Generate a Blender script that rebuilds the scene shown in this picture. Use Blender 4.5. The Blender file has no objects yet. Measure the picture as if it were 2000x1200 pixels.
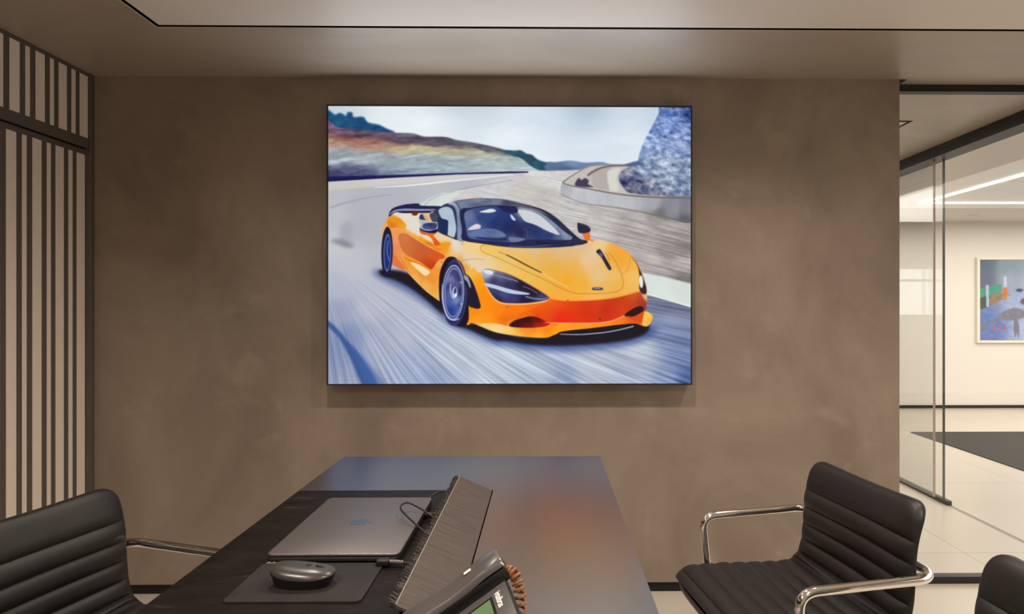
import bpy, bmesh, math, random
import numpy as np
from mathutils import Vector, Matrix

# ------------------------------------------------------------------ camera, world, lights
SC = bpy.context.scene
COL = SC.collection
R = math.radians
PI = math.pi
random.seed(7)

cam = bpy.data.cameras.new('camera')
cam.sensor_width = 36.0
cam.lens = 1230 / 2000 * 36.0
cam.shift_x = -0.03875
cam.clip_start = 0.02
cam.clip_end = 100
cam_ob = bpy.data.objects.new('camera', cam)
cam_ob.location = (0, 0, 1.2)
cam_ob.rotation_euler = (R(90), 0, -0.0118)
COL.objects.link(cam_ob)
SC.camera = cam_ob

world = bpy.data.worlds.new('daylight')
SC.world = world
world.use_nodes = True
bg = world.node_tree.nodes['Background']
bg.inputs[0].default_value = (1.0, 0.95, 0.88, 1)
bg.inputs[1].default_value = 1.0

SC.view_settings.view_transform = 'Standard'
SC.view_settings.look = 'None'
SC.view_settings.exposure = 0.0
SC.view_settings.gamma = 1.0
SC.view_settings.use_curve_mapping = False


def lamp(name, kind, loc, energy, color, rot=(0, 0, 0), **kw):
    d = bpy.data.lights.new(name, kind)
    d.energy = energy
    d.color = color
    for k, v in kw.items():
        setattr(d, k, v)
    o = bpy.data.objects.new(name, d)
    o.location = loc
    o.rotation_euler = rot
    COL.objects.link(o)
    return o


WARM = (1.0, 0.90, 0.78)
NEUT = (1.0, 0.93, 0.84)
# recessed ceiling spots of the meeting room (they sit in the white ceiling panel)
for sx, sy, e, ang, tilt in ((-0.62, 1.72, 34, 150, 0), (0.22, 1.72, 42, 150, 0), (1.05, 1.72, 37, 150, 0)):
    lamp('ceiling_spot', 'SPOT', (sx, sy, 2.14), e, WARM, (R(tilt), 0, 0), spot_size=R(ang), spot_blend=1.0, shadow_soft_size=0.035)
for sx, sy, e in ((-0.9, 0.3, 85), (0.6, 0.3, 85), (0.9, -1.2, 110), (-0.9, -1.2, 95)):
    lamp('ceiling_spot', 'SPOT', (sx, sy, 2.14), e, WARM, (0, 0, 0), spot_size=R(150), spot_blend=1.0, shadow_soft_size=0.06)
# broad unseen area lamps under the showroom and corridor ceilings
lamp('showroom_light', 'AREA', (5.6, 5.0, 2.19), 140, NEUT, (0, 0, 0), shape='RECTANGLE', size=4.0, size_y=3.6)
lamp('showroom_light', 'AREA', (5.2, 1.0, 2.19), 120, NEUT, (0, 0, 0), shape='RECTANGLE', size=4.0, size_y=3.6)
lamp('corridor_light', 'AREA', (1.0, 5.2, 2.14), 50, NEUT, (0, 0, 0), shape='RECTANGLE', size=1.6, size_y=3.4)

# ------------------------------------------------------------------ materials


def mat(name, color, rough=0.5, metal=0.0, spec=0.5, **kw):
    m = bpy.data.materials.new(name)
    m.use_nodes = True
    b = m.node_tree.nodes['Principled BSDF']
    b.inputs['Base Color'].default_value = (*color, 1)
    b.inputs['Roughness'].default_value = rough
    b.inputs['Metallic'].default_value = metal
    b.inputs['Specular IOR Level'].default_value = spec
    for k, v in kw.items():
        b.inputs[k].default_value = v
    return m


def nodes(m):
    return m.node_tree.nodes, m.node_tree.links, m.node_tree.nodes['Principled BSDF']


def s2l(c):
    return tuple(((v / 255) / 12.92 if v / 255 <= 0.04045 else ((v / 255 + 0.055) / 1.055) ** 2.4) for v in c)


def noise_color(m, c1, c2, scale=3.0, detail=6.0, stretch=(1, 1, 1), lo=0.35, hi=0.65, bump=0.0, bscale=40.0, dist=0.0, rough=None):
    n, l, b = nodes(m)
    tc = n.new('ShaderNodeTexCoord')
    mp = n.new('ShaderNodeMapping')
    mp.inputs['Scale'].default_value = stretch
    l.new(tc.outputs['Object'], mp.inputs[0])
    t = n.new('ShaderNodeTexNoise')
    t.inputs['Scale'].default_value = scale
    t.inputs['Detail'].default_value = detail
    t.inputs['Roughness'].default_value = 0.62
    t.inputs['Distortion'].default_value = dist
    l.new(mp.outputs[0], t.inputs['Vector'])
    r = n.new('ShaderNodeValToRGB')
    r.color_ramp.elements[0].position = lo
    r.color_ramp.elements[0].color = (*c1, 1)
    r.color_ramp.elements[1].position = hi
    r.color_ramp.elements[1].color = (*c2, 1)
    l.new(t.outputs['Fac'], r.inputs[0])
    l.new(r.outputs[0], b.inputs['Base Color'])
    if bump:
        t2 = n.new('ShaderNodeTexNoise')
        t2.inputs['Scale'].default_value = bscale
        t2.inputs['Detail'].default_value = 5
        l.new(mp.outputs[0], t2.inputs['Vector'])
        bp = n.new('ShaderNodeBump')
        bp.inputs['Strength'].default_value = bump
        bp.inputs['Distance'].default_value = 0.004
        l.new(t2.outputs['Fac'], bp.inputs['Height'])
        l.new(bp.outputs[0], b.inputs['Normal'])
    if rough:
        mr = n.new('ShaderNodeMapRange')
        mr.inputs['To Min'].default_value = rough[0]
        mr.inputs['To Max'].default_value = rough[1]
        l.new(t.outputs['Fac'], mr.inputs['Value'])
        l.new(mr.outputs[0], b.inputs['Roughness'])
    return m


def add_speckle(m, color, scale=60, thresh=0.72, amount=0.35, stretch=(1, 1, 1)):
    """sparse pale smears mixed over the base colour"""
    n, l, b = nodes(m)
    src = b.inputs['Base Color'].links[0].from_socket
    tc = n.new('ShaderNodeTexCoord')
    mp = n.new('ShaderNodeMapping')
    mp.inputs['Scale'].default_value = stretch
    l.new(tc.outputs['Object'], mp.inputs[0])
    t = n.new('ShaderNodeTexNoise')
    t.inputs['Scale'].default_value = scale
    t.inputs['Detail'].default_value = 8
    t.inputs['Distortion'].default_value = 0.6
    l.new(mp.outputs[0], t.inputs['Vector'])
    mr = n.new('ShaderNodeMapRange')
    mr.inputs['From Min'].default_value = thresh
    mr.inputs['From Max'].default_value = thresh + 0.12
    mr.inputs['To Max'].default_value = amount
    l.new(t.outputs['Fac'], mr.inputs['Value'])
    mx = n.new('ShaderNodeMix')
    mx.data_type = 'RGBA'
    l.new(mr.outputs[0], mx.inputs['Factor'])
    l.new(src, mx.inputs['A'])
    mx.inputs['B'].default_value = (*color, 1)
    l.new(mx.outputs['Result'], b.inputs['Base Color'])


def emit(name, color, strength):
    m = mat(name, (0, 0, 0), 0.6)
    n, l, b = nodes(m)
    b.inputs['Emission Color'].default_value = (*color, 1)
    b.inputs['Emission Strength'].default_value = strength
    return m


def picture_mat(name, strength, rough=0.35):
    m = mat(name, (0.004, 0.004, 0.004), rough, spec=0.15)
    n, l, b = nodes(m)
    a = n.new('ShaderNodeAttribute')
    a.attribute_name = 'picture'
    l.new(a.outputs['Color'], b.inputs['Emission Color'])
    b.inputs['Emission Strength'].default_value = strength
    return m


def glass_mat(name, tint=(0.993, 0.996, 0.994), gloss=1.0):
    m = bpy.data.materials.new(name)
    m.use_nodes = True
    n, l = m.node_tree.nodes, m.node_tree.links
    n.clear()
    o = n.new('ShaderNodeOutputMaterial')
    t = n.new('ShaderNodeBsdfTransparent')
    t.inputs[0].default_value = (*tint, 1)
    g = n.new('ShaderNodeBsdfGlossy')
    g.inputs['Roughness'].default_value = 0.005
    f = n.new('ShaderNodeFresnel')
    # a thin pane: the far face of the sheet reflects like the near one
    ge = n.new('ShaderNodeNewGeometry')
    mr = n.new('ShaderNodeMapRange')
    mr.inputs['To Min'].default_value = 1.45
    mr.inputs['To Max'].default_value = 1 / 1.45
    l.new(ge.outputs['Backfacing'], mr.inputs['Value'])
    l.new(mr.outputs[0], f.inputs['IOR'])
    mx = n.new('ShaderNodeMixShader')
    l.new(f.outputs[0], mx.inputs[0])
    l.new(t.outputs[0], mx.inputs[1])
    l.new(g.outputs[0], mx.inputs[2])
    l.new(mx.outputs[0], o.inputs['Surface'])
    return m


M = {}
M['plaster'] = noise_color(mat('taupe_plaster', (0.2, 0.16, 0.12), 0.62, spec=0.3), (0.205, 0.158, 0.122), (0.355, 0.283, 0.226), 1.7, 10, (1, 1, 0.8), 0.3, 0.7, 0.14, 18, 0.6)
add_speckle(M['plaster'], (0.45, 0.37, 0.30), 5, 0.6, 0.3)
M['plaster_ceiling'] = noise_color(mat('taupe_ceiling_plaster', (0.2, 0.16, 0.12), 0.4, spec=0.6, IOR=1.7), (0.31, 0.258, 0.21), (0.42, 0.353, 0.292), 1.6, 9, (0.7, 1.4, 1), 0.3, 0.72, 0.1, 20, 0.6)
add_speckle(M['plaster_ceiling'], (0.42, 0.36, 0.29), 4, 0.62, 0.25, (0.6, 1.6, 1))
M['white_panel'] = mat('white_ceiling', (0.74, 0.685, 0.64), 0.45, spec=0.5)
M['white_wall'] = mat('white_wall', (0.8, 0.76, 0.69), 0.45)
M['black'] = mat('black_metal', (0.012, 0.011, 0.01), 0.45)
M['shadow_gap'] = mat('black_slot', (0.006, 0.005, 0.005), 0.8)
M['lip'] = mat('lit_lip_and_pale_edge', (0.5, 0.44, 0.37), 0.5)
M['floor'] = mat('pale_tile', (0.6, 0.54, 0.46), 0.28)
M['carpet'] = noise_color(mat('charcoal_carpet', (0.03, 0.03, 0.03), 0.95), (0.035, 0.032, 0.03), (0.075, 0.068, 0.062), 180, 3, bump=0.3, bscale=300)
M['slat_dark'] = mat('dark_taupe_slat', (0.105, 0.086, 0.072), 0.5)
M['slat_light'] = mat('pale_taupe_panel', (0.82, 0.70, 0.60), 0.6)
M['chrome'] = mat('chrome', (0.83, 0.8, 0.76), 0.09, 1.0)
M['leather'] = noise_color(mat('dark_leather', (0.02, 0.016, 0.014), 0.46, spec=0.5), (0.009, 0.0071, 0.0062), (0.013, 0.0104, 0.0092), 9, 4, bump=0.06, bscale=260)
M['plastic'] = mat('black_plastic', (0.012, 0.011, 0.011), 0.42)
M['rubber'] = mat('black_rubber', (0.01, 0.01, 0.01), 0.7)
M['glass'] = glass_mat('clear_glass')
M['glass_edge'] = mat('glass_edge', (0.10, 0.12, 0.11), 0.2)


def tile_lines(m):
    n, l, b = nodes(m)
    tc = n.new('ShaderNodeTexCoord')
    mp = n.new('ShaderNodeMapping')
    mp.inputs['Location'].default_value = (0.35, 0.55, 0)
    br = n.new('ShaderNodeTexBrick')
    br.offset = 0.0
    br.inputs['Scale'].default_value = 1.0
    br.inputs['Mortar Size'].default_value = 0.0025
    br.inputs['Mortar Smooth'].default_value = 0.3
    br.inputs['Brick Width'].default_value = 1.2
    br.inputs['Row Height'].default_value = 1.2
    br.inputs['Color1'].default_value = (0.60, 0.54, 0.455, 1)
    br.inputs['Color2'].default_value = (0.575, 0.515, 0.435, 1)
    br.inputs['Mortar'].default_value = (0.33, 0.29, 0.24, 1)
    l.new(tc.outputs['Object'], mp.inputs[0])
    l.new(mp.outputs[0], br.inputs['Vector'])
    l.new(br.outputs['Color'], b.inputs['Base Color'])


tile_lines(M['floor'])

# ------------------------------------------------------------------ mesh helpers


def add_box(bm, lo, hi, bevel=0.0, seg=2, mtx=None):
    lo, hi = Vector(lo), Vector(hi)
    g = bmesh.ops.create_cube(bm, size=1.0)
    vs = g['verts']
    sz = hi - lo
    for v in vs:
        v.co = Vector((v.co.x * sz.x, v.co.y * sz.y, v.co.z * sz.z)) + (lo + hi) / 2
    if bevel > 0:
        es = list({e for v in vs for e in v.link_edges})
        r = bmesh.ops.bevel(bm, geom=es, offset=bevel, segments=seg, affect='EDGES', profile=0.5)
        vs = list({v for f in r['faces'] for v in f.verts} | {v for v in vs if v.is_valid})
    if mtx is not None:
        bmesh.ops.transform(bm, matrix=mtx, verts=[v for v in vs if v.is_valid])
    return vs


def fillet(pts, radii, n=8):
    out = [Vector(pts[0])]
    for i in range(1, len(pts) - 1):
        p, a, b = Vector(pts[i]), Vector(pts[i - 1]), Vector(pts[i + 1])
        r = radii[i - 1] if not isinstance(radii, (int, float)) else radii
        d1, d2 = (a - p), (b - p)
        r = min(r, d1.length * 0.49, d2.length * 0.49)
        q1, q2 = p + d1.normalized() * r, p + d2.normalized() * r
        for k in range(n + 1):
            t = k / n
            out.append(q1 * (1 - t) ** 2 + p * 2 * t * (1 - t) + q2 * t * t)
    out.append(Vector(pts[-1]))
    return out


def smooth_path(pts, n=10):
    P = [Vector(p) for p in pts]
    P = [P[0] * 2 - P[1]] + P + [P[-1] * 2 - P[-2]]
    out = []
    for i in range(1, len(P) - 2):
        for k in range(n):
            t = k / n
            out.append(0.5 * ((2 * P[i]) + (-P[i - 1] + P[i + 1]) * t + (2 * P[i - 1] - 5 * P[i] + 4 * P[i + 1] - P[i + 2]) * t * t + (-P[i - 1] + 3 * P[i] - 3 * P[i + 1] + P[i + 2]) * t ** 3))
    out.append(P[-2])
    return out


def add_tube(bm, path, r, n=14, caps=True):
    path = [Vector(p) for p in path]
    rr = r if isinstance(r, (list, tuple)) else [r] * len(path)
    rings = []
    up = None
    for i, p in enumerate(path):
        t = (path[min(i + 1, len(path) - 1)] - path[max(i - 1, 0)]).normalized()
        if up is None:
            up = Vector((0, 0, 1)) if abs(t.z) < 0.9 else Vector((1, 0, 0))
        s = t.cross(up)
        if s.length < 1e-6:
            s = t.cross(Vector((0, 1, 0)))
        s.normalize()
        up = s.cross(t).normalized()
        rings.append([bm.verts.new(p + (s * math.cos(2 * PI * k / n) + up * math.sin(2 * PI * k / n)) * rr[i]) for k in range(n)])
    for a, b in zip(rings, rings[1:]):
        for k in range(n):
            bm.faces.new((a[k], a[(k + 1) % n], b[(k + 1) % n], b[k]))
    if caps:
        bm.faces.new(rings[0][::-1])
        bm.faces.new(rings[-1])


def add_prism(bm, pts, z0, z1):
    lo = [bm.verts.new((x, y, z0)) for x, y in pts]
    hi = [bm.verts.new((x, y, z1)) for x, y in pts]
    n = len(pts)
    bm.faces.new(lo[::-1])
    bm.faces.new(hi)
    for i in range(n):
        bm.faces.new((lo[i], lo[(i + 1) % n], hi[(i + 1) % n], hi[i]))


def add_lathe(bm, prof, n=32, mtx=None):
    rings = []
    for r, z in prof:
        rings.append([bm.verts.new((r * math.cos(2 * PI * k / n), r * math.sin(2 * PI * k / n), z)) for k in range(n)])
    for a, b in zip(rings, rings[1:]):
        for k in range(n):
            bm.faces.new((a[k], a[(k + 1) % n], b[(k + 1) % n], b[k]))
    bm.faces.new(rings[0][::-1])
    bm.faces.new(rings[-1])
    if mtx is not None:
        bmesh.ops.transform(bm, matrix=mtx, verts=[v for r in rings for v in r])


def rrect(x0, y0, x1, y1, r, n=6):
    out = []
    for cx, cy, a0 in ((x1 - r, y1 - r, 0), (x0 + r, y1 - r, 90), (x0 + r, y0 + r, 180), (x1 - r, y0 + r, 270)):
        for k in range(n + 1):
            a = R(a0 + 90 * k / n)
            out.append((cx + r * math.cos(a), cy + r * math.sin(a)))
    return out


def obj(name, bm, m, parent=None, smooth=None, label=None, kind=None, mtx=None):
    if mtx is not None:
        bm.transform(mtx)
    bmesh.ops.recalc_face_normals(bm, faces=bm.faces)
    me = bpy.data.meshes.new(name)
    bm.to_mesh(me)
    bm.free()
    me.materials.append(m)
    if smooth is not None:
        for p in me.polygons:
            p.use_smooth = True
        if smooth < 180:
            me.set_sharp_from_angle(angle=R(smooth))
    o = bpy.data.objects.new(name, me)
    COL.objects.link(o)
    if parent is not None:
        o.parent = parent
        if parent.type == 'EMPTY' or True:
            o.matrix_parent_inverse = Matrix()
    if label:
        o['label'] = label
    if kind:
        o['kind'] = kind
    return o


def thing(name, label, cat, loc=(0, 0, 0), rotz=0.0, group=None):
    o = bpy.data.objects.new(name, None)
    o.empty_display_size = 0.05
    COL.objects.link(o)
    o.location = loc
    o.rotation_euler = (0, 0, rotz)
    o['label'] = label
    o['category'] = cat
    if group:
        o['group'] = group
    return o


def tag(o, label, cat, group=None):
    o['label'] = label
    o['category'] = cat
    if group:
        o['group'] = group
    return o


def struct(name, boxes, m, bevel=0.0, parent=None):
    bm = bmesh.new()
    for lo, hi in boxes:
        add_box(bm, lo, hi, bevel)
    return obj(name, bm, m, parent, kind='structure')


def dup(root, loc, rotz, label=None, group=None):
    r = root.copy()
    COL.objects.link(r)
    r.location = loc
    r.rotation_euler = (0, 0, rotz)
    if label:
        r['label'] = label
    if group:
        r['group'] = group
    for ch in list(root.children):
        c = ch.copy()
        COL.objects.link(c)
        c.parent = r
        for g in list(ch.children):
            d = g.copy()
            COL.objects.link(d)
            d.parent = c
    return r


# ------------------------------------------------------------------ setting
CZ = 2.163
struct('floor', [((-2.1, -3.2, -0.1), (9.0, 7.6, 0))], M['floor'])
struct('wall_back', [((-1.95, 2.645, 0.041), (1.502, 2.83, CZ))], M['plaster'])
struct('baseboard_back', [((-1.95, 2.652, 0), (1.49, 2.82, 0.041))], M['shadow_gap'])
struct('wall_left', [((-2.1, -3.2, 0), (-1.905, 7.6, 2.6))], M['plaster'])
struct('wall_rear', [((-2.1, -3.3, 0), (9.0, -3.2, 2.6))], M['white_wall'])
struct('wall_far', [((-2.1, 7.42, 0.03), (9.0, 7.6, 2.6))], M['white_wall'])
struct('baseboard_far', [((-1.9, 7.405, 0), (9.0, 7.5, 0.035))], M['black'])
# ceiling: taupe plaster around a white panel with a black shadow gap
PX0, PX1, PY0, PY1 = -1.3285, 2.0, -2.6, 2.1775
g = 0.0135
struct('ceiling', [((-2.1, -3.2, CZ), (PX0, 7.6, 2.4)), ((PX1, -3.2, CZ), (2.36, 7.6, 2.4)),
                   ((PX0, PY1, CZ), (PX1, 7.6, 2.4)), ((PX0, -3.2, CZ), (PX1, PY0, 2.4))], M['plaster_ceiling'])
struct('ceiling_panel', [((PX0 + g, PY0 + g, CZ), (PX1 - g, PY1 - g, 2.26))], M['white_panel'])
struct('trim_1', [((PX0, PY0, CZ + 0.02), (PX0 + g, PY1, 2.3)), ((PX1 - g, PY0, CZ + 0.02), (PX1, PY1, 2.3)),
                  ((PX0 + g, PY1 - g, CZ + 0.02), (PX1 - g, PY1, 2.3)), ((PX0 + g, PY0, CZ + 0.02), (PX1 - g, PY0 + g, 2.3))], M['shadow_gap'])
struct('lit_slot_edge', [((PX0 - 0.004, PY0, CZ - 0.0015), (PX0, PY1 + 0.004, CZ + 0.02)), ((PX0, PY1, CZ - 0.0015), (PX1, PY1 + 0.004, CZ + 0.02))], M['lip'])  # pale strip paints the lit outer edge of the ceiling slot
# second ceiling panel beyond the wall
struct('trim_3', [((-1.0, 3.232, CZ - 0.002), (1.905, 3.252, CZ)), ((1.885, 3.252, CZ - 0.002), (1.905, 6.8, CZ))], M['shadow_gap'])
struct('trim_4', [((-1.0, 3.252, CZ - 0.001), (1.885, 6.8, CZ))], M['white_panel'])
struct('trim_5', [((1.502, 2.645, CZ - 0.0015), (1.532, 2.71, CZ))], M['shadow_gap'])
struct('ceiling_showroom', [((2.46, -3.2, 2.215), (9.0, 7.6, 2.4))], M['white_panel'])
# glazing in line with the wall: black head and sill channels and a clear pane
struct('trim_6', [((1.502, 2.705, CZ - 0.030), (2.36, 2.745, CZ)), ((1.502, 2.708, 0), (2.42, 2.748, 0.030))], M['black'])
struct('window_1', [((1.503, 2.722, 0.03), (2.36, 2.730, CZ - 0.03))], M['glass'])
# showroom glazing along the corridor
struct('trim_7', [((2.34, -3.2, 2.098), (2.46, 7.42, CZ + 0.05))], M['black'])
struct('trim_8', [((2.432, 3.775, 0), (2.462, 7.40, 0.026))], M['black'])
struct('trim_9', [((2.437, -3.2, 0), (2.441, 3.775, 0.0012)), ((2.453, -3.2, 0), (2.457, 3.775, 0.0012))], M['slat_dark'])
w2 = struct('window_2', [((2.440, 3.83, 0.026), (2.450, 7.40, 2.098))], M['glass'])
struct('pane_edge', [((2.4395, 3.822, 0.026), (2.4505, 3.83, 2.098))], M['glass_edge'], parent=w2)
w3 = struct('window_3', [((2.400, 3.86, 0.03), (2.410, 7.40, 2.098))], M['glass'])
struct('pane_edge', [((2.3995, 3.853, 0.03), (2.4105, 3.86, 2.098))], M['lip'], parent=w3)
w4 = struct('reflected_glow_panel', [((-0.20, 7.412, 1.10), (0.70, 7.42, 1.66))], emit('reflection_glow', (1.0, 0.97, 0.92), 1.8))  # unseen glowing panel, added only for bright reflections in the showroom glass
struct('glow_panel_bars', [((x_, 7.40, 1.08), (x_ + 0.03, 7.419, 1.68)) for x_ in (-0.22, 0.05, 0.30, 0.69)] + [((-0.19, 7.40, z_), (0.69, 7.418, z_ + 0.03)) for z_ in (1.08, 1.50, 1.65)], M['white_wall'], parent=w4)
struct('trim_10', [((3.50, -3.2, 0), (9.0, 5.98, 0.006))], M['carpet'])

# slatted partition at the left
STRIP_U = [(0, 8), (19, 40), (50, 60), (70, 89), (98, 107), (115, 132), (140, 149), (156, 172)]


def ypos(px):          # where a vertical edge of the partition stands, measured along the wall
    return 1230 * 1.877 / (1063 - px) + 0.0224


edges = [(ypos(a), ypos(b)) for a, b in STRIP_U]
bars = [(edges[i][1], edges[i + 1][0]) for i in range(len(edges) - 1)]
y = edges[0][0] - 0.004
wide = True
for k in range(11):    # the same rhythm goes on towards the front of the room
    wd = 0.022
    bars.insert(0, (y - wd, y))
    y -= wd + (0.024 if wide else 0.047)
    wide = not wide
y_front = y - 0.02
y_end = edges[-1][1]


def slatted(name, label, z0, z1, xf, rail_lo, rail_hi):
    t = thing(name, label, 'wall panel', (xf, y_front, z0))
    T = Matrix.Translation(Vector((-xf, -y_front, -z0)))
    bm = bmesh.new()
    add_box(bm, (xf - 0.010, y_front, z0 + 0.006), (xf - 0.003, y_end + 0.003, z1 - 0.006))
    obj('infill_panel', bm, M['slat_light'], t, mtx=T)
    for zl, zh in ((z0, z0 + rail_lo), (z1 - rail_hi, z1)):
        bm = bmesh.new()
        add_box(bm, (xf - 0.003, y_front, zl), (xf, y_end + 0.004, zh), 0.0006, 1)
        obj('rail', bm, M['slat_dark'], t, mtx=T)
    for a, b in bars:
        bm = bmesh.new()
        add_box(bm, (xf - 0.003, a, z0 + rail_lo), (xf - 0.0006, b, z1 - rail_hi), 0.0006, 1)
        obj('slat', bm, M['slat_dark'], t, mtx=T)
    return t


slatted('slatted_panel', 'narrow upper slatted panel of pale strips under the ceiling, at the left wall', 1.852, CZ - 0.002, -1.877, 0.042, 0.012)
struct('gap_shade_strip', [((-1.905, y_front, 1.835), (-1.8925, y_end, 1.866))], M['shadow_gap'])  # black strip set behind the panel gap to paint its shade
slatted('slatted_panel', 'tall slatted door panel of pale strips below the dark rail, at the left wall', 0.01, 1.847, -1.889, 0.06, 0.02)
bm = bmesh.new()
add_box(bm, (-1.905, y_end + 0.006, 0), (-1.872, 2.645, CZ), 0.001, 1)
tag(obj('corner_post', bm, M['slat_dark']), 'dark vertical post between the slatted panels and the plaster wall', 'post')

# ------------------------------------------------------------------ picture painting (what the two screens show)


def vnoise(u, v, seed):
    rng = np.random.RandomState(seed)
    tab = rng.rand(256, 256)
    iu, iv = np.floor(u).astype(int), np.floor(v).astype(int)
    fu, fv = u - iu, v - iv
    fu, fv = fu * fu * (3 - 2 * fu), fv * fv * (3 - 2 * fv)
    a, b = tab[iv % 256, iu % 256], tab[iv % 256, (iu + 1) % 256]
    c, d = tab[(iv + 1) % 256, iu % 256], tab[(iv + 1) % 256, (iu + 1) % 256]
    return (a * (1 - fu) + b * fu) * (1 - fv) + (c * (1 - fu) + d * fu) * fv


def fbm(u, v, seed, oct=4):
    s, amp, tot = 0, 1.0, 0
    for o in range(oct):
        s = s + amp * vnoise(u * 2 ** o + 13.7 * o, v * 2 ** o + 5.1 * o, seed + o)
        tot += amp
        amp *= 0.5
    return s / tot


def catmull(pts, closed=True, n=6):
    P = np.array(pts, float)
    N = len(P)
    out = []
    rng = range(N) if closed else range(N - 1)
    for i in rng:
        p0 = P[(i - 1) % N] if closed or i > 0 else P[0]
        p1, p2 = P[i], P[(i + 1) % N]
        p3 = P[(i + 2) % N] if closed or i + 2 < N else P[N - 1]
        for k in range(n):
            t = k / n
            out.append(0.5 * (2 * p1 + (p2 - p0) * t + (2 * p0 - 5 * p1 + 4 * p2 - p3) * t * t + (3 * p1 - p0 - 3 * p2 + p3) * t ** 3))
    if not closed:
        out.append(P[-1])
    return np.array(out)


def boxblur(a, r):
    if r < 0.3:
        return a
    k = max(1, int(round(r)))
    for ax in (0, 1):
        for _ in range(2):
            p = np.pad(a, [(k, k) if i == ax else (0, 0) for i in range(a.ndim)], mode='edge')
            c = np.cumsum(p, axis=ax)
            z = np.zeros_like(np.take(c, [0], axis=ax))
            c = np.concatenate([z, c], axis=ax)
            n = a.shape[ax]
            hi = np.take(c, range(2 * k + 1, 2 * k + 1 + n), axis=ax)
            lo = np.take(c, range(0, n), axis=ax)
            a = (hi - lo) / (2 * k + 1)
    return a


class Canvas:
    """a picture painted in its own pixel frame x0..x1, y0..y1 at SS samples per pixel"""
    SS = 2

    def __init__(self, x0, y0, x1, y1):
        self.x0, self.y0 = x0, y0
        self.w, self.h = int((x1 - x0) * self.SS), int((y1 - y0) * self.SS)
        self.img = np.zeros((self.h, self.w, 3))
        self.xs = x0 + (np.arange(self.w) + 0.5) / self.SS
        self.ys = y0 + (np.arange(self.h) + 0.5) / self.SS
        self.X, self.Y = np.meshgrid(self.xs, self.ys)

    def mask(self, pts, blur=0.0, curve=True):
        P = catmull(pts) if curve else np.array(pts, float)
        px, py = (P[:, 0] - self.x0) * self.SS, (P[:, 1] - self.y0) * self.SS
        m = np.zeros((self.h, self.w))
        qx, qy = np.roll(px, -1), np.roll(py, -1)
        for sub in (0.25, 0.75):
            r0, r1 = max(0, int(py.min())), min(self.h - 1, int(py.max()) + 1)
            for r in range(r0, r1 + 1):
                yy = r + sub
                c = ((py <= yy) & (qy > yy)) | ((qy <= yy) & (py > yy))
                if not c.any():
                    continue
                xi = np.sort(px[c] + (yy - py[c]) / (qy[c] - py[c]) * (qx[c] - px[c]))
                for a, b in zip(xi[::2], xi[1::2]):
                    a, b = max(0.0, a), min(float(self.w), b)
                    if b <= a:
                        continue
                    ia, ib = int(a), int(b)
                    if ia == ib:
                        m[r, ia] += (b - a) * 0.5
                    else:
                        m[r, ia] += (ia + 1 - a) * 0.5
                        m[r, ia + 1:ib] += 0.5
                        if ib < self.w:
                            m[r, ib] += (b - ib) * 0.5
        m = np.clip(m, 0, 1)
        if blur:
            m = boxblur(m, blur * self.SS)
        return m

    def field(self, ctrl, p=4.0, eps=8.0):
        Xs, Ys = self.X[::4, ::4], self.Y[::4, ::4]
        num = np.zeros(Xs.shape + (3,))
        den = np.zeros(Xs.shape)
        for x, y, c in ctrl:
            w = 1.0 / ((Xs - x) ** 2 + (Ys - y) ** 2 + eps * eps) ** (p / 2)
            num += w[..., None] * np.array(c, float)
            den += w
        f = num / den[..., None]
        f = np.repeat(np.repeat(f, 4, 0), 4, 1)[:self.h, :self.w]
        return boxblur(f, 3)

    def put(self, m, color, a=1.0):
        m = (m * a)[..., None]
        self.img = self.img * (1 - m) + m * np.asarray(color, float)

    def fill(self, pts, color, blur=0.4, curve=True, a=1.0):
        self.put(self.mask(pts, blur, curve), color, a)

    def stroke(self, pts, width, color, blur=0.3, a=1.0, closed=False):
        P = catmull(pts, closed, 8)
        if closed:
            P = np.vstack([P, P[:1]])
        d = np.gradient(P, axis=0)
        L = np.hypot(d[:, 0], d[:, 1]) + 1e-9
        nrm = np.stack([-d[:, 1] / L, d[:, 0] / L], 1)
        wd = np.array([width] * len(P)) if np.isscalar(width) else np.interp(np.linspace(0, 1, len(P)), np.linspace(0, 1, len(width)), width)
        A, B = P + nrm * wd[:, None] / 2, P - nrm * wd[:, None] / 2
        self.fill(np.vstack([A, B[::-1]]), color, blur, False, a)

    def ell(self, cx, cy, rx, ry, color, rot=0.0, blur=0.4, a=1.0):
        t = np.linspace(0, 2 * PI, 48, endpoint=False)
        c, s = math.cos(rot), math.sin(rot)
        ex, ey = rx * np.cos(t), ry * np.sin(t)
        self.fill(np.stack([cx + ex * c - ey * s, cy + ex * s + ey * c], 1), color, blur, False, a)

    def result(self):
        im = self.img.reshape(self.h // self.SS, self.SS, self.w // self.SS, self.SS, 3).mean((1, 3))
        return np.clip(im, 0, 255)


def crop(ox, oy, s):
    return lambda *pts: [(ox + x / s, oy + y / s) for x, y in pts]


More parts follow.
